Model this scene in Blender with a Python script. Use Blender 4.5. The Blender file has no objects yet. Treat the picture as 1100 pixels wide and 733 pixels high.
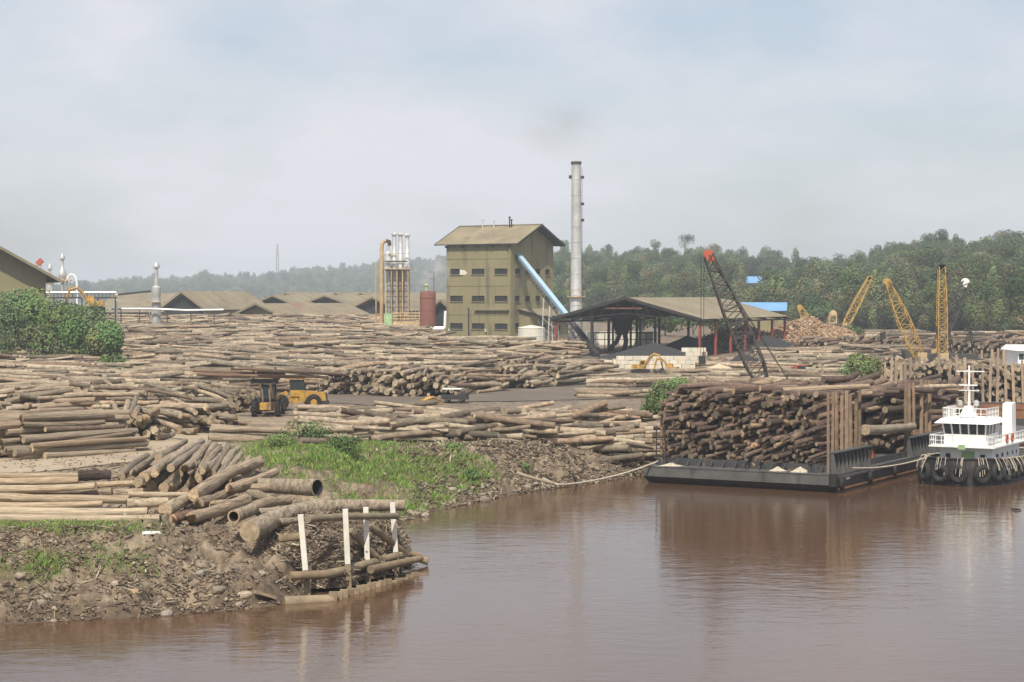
import bpy, math, random
import numpy as np
from mathutils import Vector, Matrix
random.seed(7); rng = np.random.default_rng(11)
sc = bpy.context.scene; COL = sc.collection
# ---------------------------------------------------------------- camera, light, sky
F = 2053.0; HC = 15.0; HY = 318.0           # focal length in photo pixels, eye height, horizon row
cam = bpy.data.cameras.new('camera'); co = bpy.data.objects.new('camera', cam); COL.objects.link(co)
co.location = (0, 0, HC); co.rotation_euler = (math.pi/2, 0, 0)
cam.sensor_width = 36; cam.lens = 36*F/1100; cam.shift_y = (HY-366.5)/1100
cam.clip_start = 1; cam.clip_end = 12000
sc.camera = co
SUN = Vector((-.12, -.62, .78)).normalized()
sun = bpy.data.lights.new('sun', 'SUN'); so = bpy.data.objects.new('sun', sun); COL.objects.link(so)
sun.energy = 5.0; sun.angle = math.radians(.6); sun.color = (1, .93, .80)
so.rotation_euler = SUN.to_track_quat('Z', 'Y').to_euler(); so.location = (-60, -200, 300)
w = bpy.data.worlds.new('World'); sc.world = w; w.use_nodes = True
nt = w.node_tree; N = nt.nodes; LK = nt.links
bg = N['Background']; bg.inputs['Strength'].default_value = .125
sky = N.new('ShaderNodeTexSky'); sky.sky_type = 'NISHITA'; sky.sun_disc = False
sky.sun_elevation = math.asin(SUN.z); sky.sun_rotation = math.atan2(SUN.x, SUN.y)
sky.altitude = 0; sky.air_density = 1.0; sky.dust_density = 2.0; sky.ozone_density = 1.5
tc = N.new('ShaderNodeTexCoord'); mp = N.new('ShaderNodeMapping'); mp.inputs['Scale'].default_value = (3.0, 3.0, 6.5)
mp.inputs['Location'].default_value = (.35, .2, .1)
nz = N.new('ShaderNodeTexNoise'); nz.inputs['Scale'].default_value = 1.5; nz.inputs['Detail'].default_value = 6; nz.inputs['Roughness'].default_value = .52
rp = N.new('ShaderNodeValToRGB'); rp.color_ramp.elements[0].position = .40; rp.color_ramp.elements[1].position = .62
rp.color_ramp.elements[0].color = (.4, .4, .4, 1); rp.color_ramp.elements[1].color = (1, 1, 1, 1)
CLOUD = (6.25, 6.35, 6.75, 1)
mx = N.new('ShaderNodeMix'); mx.data_type = 'RGBA'; mx.inputs['B'].default_value = CLOUD
LK.new(tc.outputs['Generated'], mp.inputs['Vector']); LK.new(mp.outputs['Vector'], nz.inputs['Vector'])
LK.new(nz.outputs['Fac'], rp.inputs['Fac']); LK.new(rp.outputs['Color'], mx.inputs['Factor'])
LK.new(sky.outputs['Color'], mx.inputs['A']); LK.new(mx.outputs['Result'], bg.inputs['Color'])
vs = sc.view_settings; vs.view_transform = 'Standard'; vs.look = 'None'; vs.gamma = 1; vs.exposure = 0
sc.cycles.max_bounces = 6; sc.cycles.volume_bounces = 1; sc.cycles.transparent_max_bounces = 8
# ---------------------------------------------------------------- projection helpers (photo pixel -> place)
def X(px, d): return (px-550)/F*d
def Z(py, d): return HC+(HY-py)/F*d
def PD(px, py, d): return Vector((X(px, d), d, Z(py, d)))
def PZ(px, py, z):
    d = (HC-z)*F/(py-HY); return Vector((X(px, d), d, z))
# ---------------------------------------------------------------- noise
_tab = rng.random((256, 256))
def vn(x, y):
    xi = np.floor(x).astype(int); yi = np.floor(y).astype(int); fx = x-xi; fy = y-yi
    fx = fx*fx*(3-2*fx); fy = fy*fy*(3-2*fy)
    a = _tab[xi % 256, yi % 256]; b = _tab[(xi+1) % 256, yi % 256]; c = _tab[xi % 256, (yi+1) % 256]; d = _tab[(xi+1) % 256, (yi+1) % 256]
    return (a*(1-fx)+b*fx)*(1-fy)+(c*(1-fx)+d*fx)*fy
def fbm(x, y, o=4):
    x = np.asarray(x, float); y = np.asarray(y, float); s = 0; a = .5
    for k in range(o): s = s+a*vn(x*2**k+17.3*k, y*2**k+5.1*k); a *= .5
    return s/(1-.5**o)
def sst(a, b, x): t = np.clip((np.asarray(x, float)-a)/(b-a), 0, 1); return t*t*(3-2*t)
# ---------------------------------------------------------------- materials
def mat(name, col, rough=.8, metal=0., var=.25, scale=1.0, bump=0., streak=None, attr=False, rnd=0., stretch=(1, 1, 1), det=5, spec=None):
    m = bpy.data.materials.new(name); m.use_nodes = True; t = m.node_tree; n = t.nodes; l = t.links; b = n['Principled BSDF']
    b.inputs['Roughness'].default_value = rough; b.inputs['Metallic'].default_value = metal
    if spec is not None: b.inputs['Specular IOR Level'].default_value = spec
    c = n.new('ShaderNodeTexCoord'); mpn = n.new('ShaderNodeMapping'); mpn.inputs['Scale'].default_value = stretch
    l.new(c.outputs['Object'], mpn.inputs['Vector'])
    z = n.new('ShaderNodeTexNoise'); z.inputs['Scale'].default_value = scale; z.inputs['Detail'].default_value = det; z.inputs['Roughness'].default_value = .65
    l.new(mpn.outputs['Vector'], z.inputs['Vector'])
    r = n.new('ShaderNodeMapRange'); r.inputs['From Min'].default_value = .3; r.inputs['From Max'].default_value = .7
    r.inputs['To Min'].default_value = 1-var; r.inputs['To Max'].default_value = 1+var
    l.new(z.outputs['Fac'], r.inputs['Value'])
    if attr:
        base = n.new('ShaderNodeAttribute'); base.attribute_name = 'col'; bo = base.outputs['Color']
    else:
        base = n.new('ShaderNodeRGB'); base.outputs[0].default_value = (*col, 1); bo = base.outputs[0]
    if streak:
        w2 = n.new('ShaderNodeTexNoise'); w2.inputs['Scale'].default_value = streak[1]; w2.inputs['Detail'].default_value = 6; w2.inputs['Roughness'].default_value = .7
        m2 = n.new('ShaderNodeMapping'); m2.inputs['Scale'].default_value = streak[3] if len(streak) > 3 else (1, 1, .12); l.new(c.outputs['Object'], m2.inputs['Vector']); l.new(m2.outputs['Vector'], w2.inputs['Vector'])
        rr = n.new('ShaderNodeMapRange'); rr.inputs['From Min'].default_value = streak[2]; rr.inputs['From Max'].default_value = streak[2]+.13; l.new(w2.outputs['Fac'], rr.inputs['Value'])
        q = n.new('ShaderNodeMix'); q.data_type = 'RGBA'; q.inputs['B'].default_value = (*streak[0], 1); l.new(rr.outputs['Result'], q.inputs['Factor']); l.new(bo, q.inputs['A']); bo = q.outputs['Result']
    v = n.new('ShaderNodeVectorMath'); v.operation = 'SCALE'; l.new(bo, v.inputs[0]); l.new(r.outputs['Result'], v.inputs['Scale']); out = v.outputs[0]
    if rnd:
        oi = n.new('ShaderNodeObjectInfo'); r2 = n.new('ShaderNodeMapRange'); r2.inputs['To Min'].default_value = 1-rnd; r2.inputs['To Max'].default_value = 1+rnd
        l.new(oi.outputs['Random'], r2.inputs['Value']); v2 = n.new('ShaderNodeVectorMath'); v2.operation = 'SCALE'; l.new(out, v2.inputs[0]); l.new(r2.outputs['Result'], v2.inputs['Scale']); out = v2.outputs[0]
        # hue drift between grey and reddish brown
        ms = n.new('ShaderNodeMath'); ms.operation = 'MULTIPLY'; ms.inputs[1].default_value = 7.31; l.new(oi.outputs['Random'], ms.inputs[0])
        mf = n.new('ShaderNodeMath'); mf.operation = 'FRACT'; l.new(ms.outputs[0], mf.inputs[0])
        mm = n.new('ShaderNodeMath'); mm.operation = 'MULTIPLY'; mm.inputs[1].default_value = .55; l.new(mf.outputs[0], mm.inputs[0])
        hx = n.new('ShaderNodeMix'); hx.data_type = 'RGBA'; hx.blend_type = 'MULTIPLY'; hx.inputs['B'].default_value = (1.08, .90, .76, 1)
        l.new(mm.outputs[0], hx.inputs['Factor']); l.new(out, hx.inputs['A']); out = hx.outputs['Result']
    l.new(out, b.inputs['Base Color'])
    if bump:
        bp = n.new('ShaderNodeBump'); bp.inputs['Strength'].default_value = 1; bp.inputs['Distance'].default_value = bump
        l.new(z.outputs['Fac'], bp.inputs['Height']); l.new(bp.outputs['Normal'], b.inputs['Normal'])
    return m
M = {}
M['wall'] = mat('olive_wall', (.235, .205, .108), .85, var=.12, scale=.25, streak=((.135, .115, .075), .45, .52))
M['roof'] = mat('olive_roof', (.225, .185, .115), .75, var=.25, scale=.2, streak=((.15, .105, .065), .3, .55, (1, 1, 1)))
M['rustroof'] = mat('rusty_roof', (.215, .175, .11), .75, var=.2, scale=.3, streak=((.24, .085, .05), .12, .56, (1, 1, 1)))
M['dark'] = mat('dark_steel', (.03, .028, .027), .6, var=.3, scale=.6)
M['black'] = mat('black_rubber', (.024, .023, .023), .75, var=.35, scale=4, spec=.3, streak=((.07, .058, .045), 1.5, .6, (1, 1, 1)))
M['shade_black'] = mat('interior_shade', (.02, .02, .02), .9)  # near-black colour standing in for the shade inside openings
M['red'] = mat('red_oxide_paint', (.25, .05, .035), .6, var=.25, scale=1)
M['soffit'] = mat('roof_shade_dark', (.028, .024, .022), .8, var=.25, scale=.4)  # near-black paints shade on roof undersides; fascias and trusses share it
M['silver'] = mat('galvanised_steel', (.64, .64, .62), .42, .45, var=.2, scale=.7, streak=((.34, .29, .24), .6, .56))
M['stack'] = mat('stack_steel', (.52, .515, .50), .45, .4, var=.2, scale=.5, streak=((.32, .26, .20), .5, .54))
M['rustpipe'] = mat('rusty_cream_pipe', (.46, .34, .19), .7, var=.3, scale=.6, streak=((.30, .13, .05), .8, .53))
M['blue'] = mat('light_blue_paint', (.22, .37, .49), .55, var=.15, scale=.8)
M['blueroof'] = mat('blue_roof_sheet', (.16, .33, .58), .5, var=.15, scale=.4)
M['white'] = mat('white_paint', (.80, .80, .78), .45, var=.06, scale=.8, streak=((.50, .40, .30), 1.1, .60))
M['cream'] = mat('cream_plaster', (.62, .59, .50), .7, var=.1, scale=.5, streak=((.4, .35, .26), .8, .6))
M['tankred'] = mat('rust_red_tank', (.18, .066, .046), .75, var=.2, scale=.6, streak=((.15, .05, .035), .7, .56))
M['concrete'] = mat('pale_concrete', (.58, .55, .47), .9, var=.16, scale=1.2, streak=((.33, .29, .22), .8, .60), bump=.02, rnd=.1)
M['ash'] = mat('black_charcoal', (.03, .03, .032), .95, var=.4, scale=2, bump=.1)
M['yellow'] = mat('machine_yellow', (.44, .25, .04), .55, var=.3, scale=1.2, streak=((.16, .105, .06), 1.3, .5, (1, 1, .6)))
M['craneyellow'] = mat('crane_yellow', (.42, .26, .065), .6, var=.25, scale=1, streak=((.2, .10, .04), .9, .57))
M['cranedark'] = mat('crane_dark', (.055, .048, .042), .6, var=.3, scale=1)
M['orange'] = mat('orange_paint', (.42, .09, .045), .5, var=.15)
M['green'] = mat('pale_green_paint', (.30, .42, .22), .7, var=.3, scale=.8)
M['glass'] = mat('dark_glass', (.03, .04, .045), .12, var=.1)
M['hull'] = mat('black_hull', (.047, .047, .049), .55, var=.35, scale=.8, streak=((.12, .10, .085), .9, .57))
M['hullgrey'] = mat('worn_grey_hull', (.088, .085, .082), .6, var=.3, scale=.8, streak=((.05, .045, .04), .8, .54))
M['hullrust'] = mat('rusty_hull', (.22, .10, .045), .75, var=.35, scale=.6, streak=((.09, .05, .035), .4, .53, (1, 1, .5)))
M['post'] = mat('timber_post', (.225, .16, .105), .85, var=.3, scale=1.4, streak=((.13, .08, .05), 1.2, .58), rnd=.25)
M['greypost'] = mat('weathered_post', (.30, .24, .18), .9, var=.3, scale=1.2, rnd=.25)
M['whitepost'] = mat('white_painted_timber', (.64, .61, .53), .8, var=.12, scale=1.6, streak=((.42, .36, .26), 1.5, .62))
M['timber'] = mat('wet_timber', (.22, .175, .115), .85, var=.35, scale=1.3, bump=.03, rnd=.2)
M['bark'] = mat('bark', (.285, .235, .172), .9, var=.5, scale=1.0, stretch=(5, 2.2, 2.2), bump=.12, rnd=.26, streak=((.135, .10, .072), 1.3, .53, (4, 1.3, 1.3)))
M['barkred'] = mat('red_bark', (.135, .088, .062), .85, var=.5, scale=1.0, stretch=(5, 2.2, 2.2), bump=.12, rnd=.62, streak=((.05, .032, .026), 1.0, .55, (3, 2, 2)))
M['peeled'] = mat('peeled_log', (.35, .285, .20), .85, var=.42, scale=1.0, stretch=(6, 2.5, 2.5), bump=.05, rnd=.16, streak=((.175, .13, .092), 1.3, .53, (4, 1.5, 1.5)))
M['cut'] = mat('cut_wood', (.33, .26, .17), .9, var=.45, scale=2.2, rnd=.22)
M['logs'] = mat('log_bark', None, .9, var=.45, scale=2.2, attr=True, bump=.06, streak=((.125, .095, .07), .9, .57, (1, 1, 1)))
M['cutred'] = mat('cut_wet_wood', (.36, .26, .165), .9, var=.45, scale=2.2, rnd=.45)
M['ground'] = mat('bare_soil', None, .95, var=.5, scale=1.6, attr=True, bump=.3, det=12)
M['leaf'] = mat('leaves', None, .7, var=.12, scale=2, attr=True, spec=.25)
M['rope'] = mat('pale_rope', (.42, .37, .29), .9, var=.35, scale=5)
M['hillleaf'] = mat('hill_leaves', None, .8, var=.12, scale=.5, attr=True, spec=.15, rnd=.34)
M['trunk'] = mat('grey_trunk', (.26, .22, .18), .9, var=.3, scale=2)
M['rock'] = mat('pale_rock', (.27, .235, .19), .9, var=.25, scale=2.5, bump=.05, rnd=.3)
M['debris'] = mat('debris', None, .95, var=.25, scale=2, attr=True)
# ---------------------------------------------------------------- object helpers
def link(o, parent=None):
    COL.objects.link(o)
    if parent: o.parent = parent
    return o
def tag(o, label=None, cat=None, group=None, kind=None):
    if label: o['label'] = label
    if cat: o['category'] = cat
    if group: o['group'] = group
    if kind: o['kind'] = kind
    return o
def thing(name, label, cat, loc=(0, 0, 0), rz=0, group=None):
    o = bpy.data.objects.new(name, None); link(o); o.location = loc; o.rotation_euler = (0, 0, rz); o.empty_display_size = .3
    return tag(o, label, cat, group)
def copy_tree(o, parent=None):
    c = o.copy(); COL.objects.link(c)
    if parent: c.parent = parent
    for ch in list(o.children): copy_tree(ch, c)
    return c
def V(*a): return Vector(a)
class MB:
    def __init__(s): s.v = []; s.f = []; s.m = []
    def add(s, vs, fs, mi=0):
        o = len(s.v); s.v += [tuple(p) for p in vs]; s.f += [tuple(i+o for i in f) for f in fs]; s.m += [mi]*len(fs); return s
    def box(s, x0, x1, y0, y1, z0, z1, mi=0):
        return s.add([(x0, y0, z0), (x1, y0, z0), (x1, y1, z0), (x0, y1, z0), (x0, y0, z1), (x1, y0, z1), (x1, y1, z1), (x0, y1, z1)],
                     [(0, 3, 2, 1), (4, 5, 6, 7), (0, 1, 5, 4), (1, 2, 6, 5), (2, 3, 7, 6), (3, 0, 4, 7)], mi)
    def hexa(s, p, mi=0):   # 8 points, bottom ring then top ring
        return s.add(p, [(0, 3, 2, 1), (4, 5, 6, 7), (0, 1, 5, 4), (1, 2, 6, 5), (2, 3, 7, 6), (3, 0, 4, 7)], mi)
    def beam(s, p, q, w, h=None, mi=0, up=None):
        h = h or w; p = V(*p); q = V(*q); d = (q-p).normalized(); u = V(0, 0, 1) if up is None else V(*up)
        if abs(d.dot(u)) > .98: u = V(0, 1, 0)
        a = d.cross(u).normalized()*w/2; b = a.cross(d).normalized()*h/2
        return s.hexa([p-a-b, p+a-b, p+a+b, p-a+b, q-a-b, q+a-b, q+a+b, q-a+b], mi)
    def tube(s, pts, r, n=8, mi=0, capm=None, cap=True):
        pts = [V(*p) for p in pts]; rs = r if isinstance(r, (list, tuple)) else [r]*len(pts); vs = []; fs = []
        d0 = (pts[1]-pts[0]).normalized(); ref = V(0, 0, 1) if abs(d0.z) < .9 else V(1, 0, 0); a = d0.cross(ref).normalized()
        for i, p in enumerate(pts):
            d = (pts[min(i+1, len(pts)-1)]-pts[max(i-1, 0)]).normalized()
            a = (a-d*a.dot(d)).normalized(); b = d.cross(a)
            for k in range(n):
                t = 2*math.pi*k/n; vs.append(p+(a*math.cos(t)+b*math.sin(t))*rs[i])
        for i in range(len(pts)-1):
            for k in range(n): k2 = (k+1) % n; fs.append((i*n+k, i*n+k2, (i+1)*n+k2, (i+1)*n+k))
        s.add(vs, fs, mi)
        if cap:
            o = len(s.v)-len(vs); cm = mi if capm is None else capm
            s.f += [tuple(o+k for k in reversed(range(n))), tuple(o+(len(pts)-1)*n+k for k in range(n))]; s.m += [cm, cm]
        return s
    def cyl(s, p, q, r0, r1=None, n=12, mi=0, cap=True): return s.tube([p, q], [r0, r0 if r1 is None else r1], n, mi, cap=cap)
    def torus(s, c, axis, R, r, n=14, k=7, mi=0):
        c = V(*c); ax = V(*axis).normalized(); ref = V(0, 0, 1) if abs(ax.z) < .9 else V(1, 0, 0); a = ax.cross(ref).normalized(); b = ax.cross(a); vs = []; fs = []
        for i in range(n):
            t = 2*math.pi*i/n; d = a*math.cos(t)+b*math.sin(t)
            for j in range(k): u = 2*math.pi*j/k; vs.append(c+d*(R+r*math.cos(u))+ax*r*math.sin(u))
        for i in range(n):
            for j in range(k): fs.append((i*k+j, i*k+(j+1) % k, ((i+1) % n)*k+(j+1) % k, ((i+1) % n)*k+j))
        return s.add(vs, fs, mi)
    def lathe(s, c, prof, n=16, mi=0):   # profile of (radius, z), vertical axis
        vs = []; fs = []
        for r, z in prof:
            for k in range(n): t = 2*math.pi*k/n; vs.append((c[0]+r*math.cos(t), c[1]+r*math.sin(t), c[2]+z))
        for i in range(len(prof)-1):
            for k in range(n): k2 = (k+1) % n; fs.append((i*n+k, i*n+k2, (i+1)*n+k2, (i+1)*n+k))
        s.add(vs, fs, mi); o = len(s.v)-len(vs)
        s.f += [tuple(o+k for k in reversed(range(n))), tuple(o+(len(prof)-1)*n+k for k in range(n))]; s.m += [mi, mi]
        return s
    def prism(s, poly, axis, a, b, mi=0):   # polygon extruded along an axis: 0 x, 1 y, 2 z
        def P(u, w, t): return [(t, u, w), (u, t, w), (u, w, t)][axis]
        n = len(poly); vs = [P(u, w, a) for u, w in poly]+[P(u, w, b) for u, w in poly]
        fs = [tuple(range(n)), tuple(range(2*n-1, n-1, -1))]+[(i, (i+1) % n, n+(i+1) % n, n+i) for i in range(n)]
        return s.add(vs, fs, mi)
    def build(s, name, mats, parent=None, smooth=False, loc=None, rz=None):
        me = bpy.data.meshes.new(name); me.from_pydata(s.v, [], s.f)
        for m in (mats if isinstance(mats, (list, tuple)) else [mats]): me.materials.append(M[m] if isinstance(m, str) else m)
        if any(s.m): me.polygons.foreach_set('material_index', s.m)
        import bmesh
        b = bmesh.new(); b.from_mesh(me); bmesh.ops.recalc_face_normals(b, faces=b.faces); b.to_mesh(me); b.free()
        if smooth:
            me.polygons.foreach_set('use_smooth', [True]*len(me.polygons)); me.set_sharp_from_angle(angle=math.radians(40))
        o = bpy.data.objects.new(name, me); link(o, parent)
        if loc is not None: o.location = loc
        if rz is not None: o.rotation_euler = (0, 0, rz)
        return o
def bulk(name, verts, loops, starts, cols=None, mats=None, parent=None, smooth=None):
    me = bpy.data.meshes.new(name); verts = np.asarray(verts, np.float32); loops = np.asarray(loops, np.int32); starts = np.asarray(starts, np.int32)
    me.vertices.add(len(verts)); me.vertices.foreach_set('co', verts.ravel()); me.loops.add(len(loops)); me.loops.foreach_set('vertex_index', loops)
    me.polygons.add(len(starts)); me.polygons.foreach_set('loop_start', starts)
    if smooth is not None: me.polygons.foreach_set('use_smooth', np.broadcast_to(np.asarray(smooth, bool), (len(starts),)).copy())
    if cols is not None:
        at = me.attributes.new('col', 'FLOAT_COLOR', 'POINT'); at.data.foreach_set('color', np.concatenate([cols, np.ones((len(cols), 1))], 1).astype(np.float32).ravel())
    me.update(calc_edges=True); me.validate()
    for m in (mats or []): me.materials.append(M[m] if isinstance(m, str) else m)
    return link(bpy.data.objects.new(name, me), parent)
# ---------------------------------------------------------------- terrain
SHpx = [(-900, 860), (-200, 690), (-60, 678), (0, 672), (60, 668), (150, 664), (240, 657), (296, 651), (318, 640), (350, 628), (400, 614), (434, 602), (444, 594), (440, 586),
        (430, 572), (432, 561), (470, 549), (520, 538), (580, 527), (640, 519), (690, 511), (722, 499), (760, 487), (800, 478), (900, 464), (1000, 452), (1100, 446), (1300, 441)]
SH = np.array([[PZ(px, py, 0).x, PZ(px, py, 0).y] for px, py in SHpx]+[[3000, 700]])
LAND = np.vstack([SH, [[3000, 6000], [-3000, 6000], [-3000, 40]]])
def inside(x, y):
    r = np.zeros(x.shape, bool); n = len(LAND); j = n-1
    for i in range(n):
        xi, yi = LAND[i]; xj, yj = LAND[j]
        if yi != yj: c = ((yi > y) != (yj > y)) & (x < (xj-xi)*(y-yi)/(yj-yi)+xi); r ^= c
        j = i
    return r
def sdist(x, y):
    d = np.full(x.shape, 1e9)
    for (ax, ay), (bx, by) in zip(SH[:-1], SH[1:]):
        ex, ey = bx-ax, by-ay; t = np.clip(((x-ax)*ex+(y-ay)*ey)/(ex*ex+ey*ey), 0, 1); d = np.minimum(d, np.hypot(x-ax-t*ex, y-ay-t*ey))
    return np.where(inside(x, y), d, -d)
def ground(x, y, full=False):
    x = np.asarray(x, float); y = np.asarray(y, float); s = sdist(x, y)
    bw = 10.5-7.2*sst(-16, -10.5, x)*(1-sst(106, 114, y)); bw = bw+1.5*sst(112, 120, y)*(1-sst(135, 150, y)); bw = bw-2.5*sst(140, 155, y)
    n1 = fbm(x*.35, y*.35, 4)-.5; n2 = fbm(x*1.1+40, y*1.1, 4)-.5
    t = np.clip(s/bw, 0, 1); prof = .55*t+.45*t*t*(3-2*t)
    top = 3.0+.5*sst(165, 210, y)+2.5*sst(220, 440, y)
    z = prof*top
    rough = np.clip(s/1.2, 0, 1)*(1-sst(.75, 1.25, s/bw))
    n3_ = fbm(x*3.1+9, y*3.1, 3)-.5; z = z+rough*(1.7*n1+1.1*n2-1.3*np.abs(n2)-.8*np.abs(n1)+.6*n3_+.35)+.12*sst(.9, 1.3, s/bw)*(n1+.6*n2)
    z = np.where(s < 0, np.maximum(-3, .35*s), z)
    return (z, s, bw) if full else z
def G(x, y): return float(ground(np.array([x]), np.array([y]))[0])
def grid(us, ds, zf):
    U, D = np.meshgrid(us, ds); x = U*D; y = D; nu = len(us); nd = len(ds)
    i = np.arange(nd-1)[:, None]*nu+np.arange(nu-1)[None, :]; q = np.stack([i, i+1, i+nu+1, i+nu], -1).reshape(-1, 4)
    return x.ravel(), y.ravel(), q
us = np.concatenate([np.linspace(-1.2, -.31, 30), np.linspace(-.30, .30, 430), np.linspace(.31, 1.2, 30)])
ds = np.concatenate([np.arange(60, 84, 3), np.arange(84, 135, .4), np.arange(135, 200, .7), np.arange(200, 480, 3), np.geomspace(480, 4600, 44)])
gx, gy, gq = grid(us, ds, None)
gz, gs, gb = ground(gx, gy, True)
n1 = fbm(gx*.12+3, gy*.12, 5); n2 = fbm(gx*.9, gy*.9+9, 4); n3 = fbm(gx*3.1, gy*3.1, 3)
def lerp(a, b, t): return a+(b-a)*t[:, None]
DIRT = np.array([.275, .215, .15]); BROWN = np.array([.19, .137, .09]); DARK = np.array([.155, .118, .085]); WET = np.array([.105, .072, .045]); GRASSY = np.array([.115, .13, .045])
c = np.tile(DIRT, (len(gx), 1)); c = lerp(c, BROWN*1.0, np.clip((n1-.42)*4, 0, 1)*.6)
bank = (gs > 0)*(1-sst(.8, 1.15, gs/gb)); c = lerp(c, BROWN, bank*np.clip((n2-.35)*3.4, 0, 1)*.85)
c = lerp(c, BROWN*.55, bank*np.clip((n3-.48)*6, 0, 1)*.8); c = lerp(c, DIRT*1.15, bank*np.clip((.42-n2)*5, 0, 1)*.8)
c = lerp(c, WET, (1-sst(.2, 1.6+1.6*n2, gs)))
c = lerp(c, DARK, sst(182, 195, gy)*(.35+.5*np.clip((n2-.3)*3, 0, 1)))
_px = 550+F*gx/gy; c = lerp(c, np.array([.062, .05, .04]), (sst(205, 222, gy)*(1-sst(455, 470, gy))*(1-sst(600, 660, _px)))*.85); c = lerp(c, BROWN*.8, sst(200, 225, gy)*sst(640, 700, _px)*(.4+.6*np.clip((n2-.35)*3, 0, 1)))  # soil under the log field near-black, painting the shade between logs
def grassmask(x, y, s=None):
    px = 550+F*x/y; z = ground(x, y); py = HY+(HC-z)*F/y; n = fbm(x*.45+8, y*.45, 4)
    m = np.exp(-(((px-375)/95)**2+((py-498-(px-375)*.12)/24)**2)**2)*1.5
    m = np.maximum(m, 1.15*np.exp(-(((px-470)/56)**2+((py-510)/21)**2)**1.5)); m = np.maximum(m, .8*np.exp(-(((px-425)/60)**2+((py-540)/18)**2)**1.5))
    m = np.maximum(m, 1.2*np.exp(-(((px-28)/40)**2+((py-606)/17)**2)**1.5))
    m = np.maximum(m, .95*np.exp(-(((px-60)/110)**2+((py-566)/6)**2)))
    m = np.maximum(m, .9*np.exp(-(((px-125)/32)**2+((py-606)/14)**2)))
    return m*1.25*np.clip((n-.28)*3.2, 0, 1)
gm = grassmask(gx, gy); c = lerp(c, GRASSY, np.clip(gm, 0, 1)*.75)
c *= (.85+.3*n3)[:, None]
go = bulk('ground', np.stack([gx, gy, gz], 1), gq.ravel(), np.arange(len(gq))*4, c, ['ground'], smooth=True); tag(go, 'bare brown river bank and earth log yard', kind='structure')
# river
wm = bpy.data.materials.new('muddy_water'); wm.use_nodes = True; t = wm.node_tree; n = t.nodes; l = t.links; b = n['Principled BSDF']
b.inputs['Base Color'].default_value = (.095, .053, .029, 1); b.inputs['Roughness'].default_value = .06; b.inputs['IOR'].default_value = 1.33
tcn = n.new('ShaderNodeTexCoord'); bumps = []
for sx, sy, scl, dist in ((.55, 1.0, .8, .034), (.45, 1.3, 2.4, .013), (.7, 1.0, 6.5, .004)):
    m_ = n.new('ShaderNodeMapping'); m_.inputs['Scale'].default_value = (sx, sy, 1); m_.inputs['Rotation'].default_value = (0, 0, .12); l.new(tcn.outputs['Object'], m_.inputs['Vector'])
    z_ = n.new('ShaderNodeTexNoise'); z_.inputs['Scale'].default_value = scl; z_.inputs['Detail'].default_value = 3; z_.inputs['Distortion'].default_value = .4; l.new(m_.outputs['Vector'], z_.inputs['Vector'])
    bp = n.new('ShaderNodeBump'); bp.inputs['Distance'].default_value = dist; bp.inputs['Strength'].default_value = 1; l.new(z_.outputs['Fac'], bp.inputs['Height'])
    if bumps: l.new(bumps[-1].outputs['Normal'], bp.inputs['Normal'])
    bumps.append(bp)
# calmer and rougher lanes
gl = n.new('ShaderNodeTexNoise'); gl.inputs['Scale'].default_value = .045; gl.inputs['Detail'].default_value = 4; l.new(tcn.outputs['Object'], gl.inputs['Vector'])
gr = n.new('ShaderNodeMapRange'); gr.inputs['From Min'].default_value = .35; gr.inputs['From Max'].default_value = .65; gr.inputs['To Min'].default_value = .5; gr.inputs['To Max'].default_value = 1.0
l.new(gl.outputs['Fac'], gr.inputs['Value'])
for bp in bumps: l.new(gr.outputs['Result'], bp.inputs['Strength'])
l.new(bumps[-1].outputs['Normal'], b.inputs['Normal'])
M['water'] = wm
MB().add([(-1500, -150, 0), (1500, -150, 0), (1500, 900, 0), (-1500, 900, 0)], [(0, 1, 2, 3)]).build('river', 'water')['kind'] = 'structure'
# track and dark yard: draped sheets
def drape(name, pts, width, m, lift, step=1.0, cross=7):
    pts = [V(p[0], p[1], 0) for p in pts]; path = []
    for p, q in zip(pts[:-1], pts[1:]):
        k = max(2, int((q-p).length/step))
        path += [p.lerp(q, i/k) for i in range(k)]
    path.append(pts[-1]); vs = []; fs = []
    for i, p in enumerate(path):
        d = (path[min(i+1, len(path)-1)]-path[max(i-1, 0)]).normalized(); a = V(d.y, -d.x, 0); wd = width*(1+.25*(float(fbm(np.array([i*.13]), np.array([3.]))[0])-.5))
        for k in range(cross): q = p+a*wd*(k/(cross-1)-.5); vs.append((q.x, q.y, G(q.x, q.y)+lift))
    for i in range(len(path)-1):
        for k in range(cross-1): o = i*cross+k; fs.append((o, o+1, o+cross+1, o+cross))
    o = MB().add(vs, fs).build(name, m, smooth=True); o['kind'] = 'structure'; return o
M['track'] = mat('pale_dust', (.35, .28, .195), .95, var=.14, scale=.5, bump=.03, streak=((.29, .24, .18), .35, .56, (.35, 1, 1)))
M['yard'] = mat('dark_bark_mud', (.125, .097, .072), .95, var=.2, scale=.4, bump=.04, streak=((.2, .17, .14), .3, .58, (.3, 1, 1)))
drape('dirt_track', [PZ(a, b_, 3.05) for a, b_ in ((-70, 503), (10, 502), (90, 492), (150, 482), (200, 472), (245, 462), (262, 456))], 9, 'track', .06)
drape('yard_road', [PZ(a, b_, 3.4) for a, b_ in ((330, 432), (420, 428), (520, 426), (610, 424), (700, 421), (800, 410))], 24, 'yard', .07, 2.0, 11)
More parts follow.
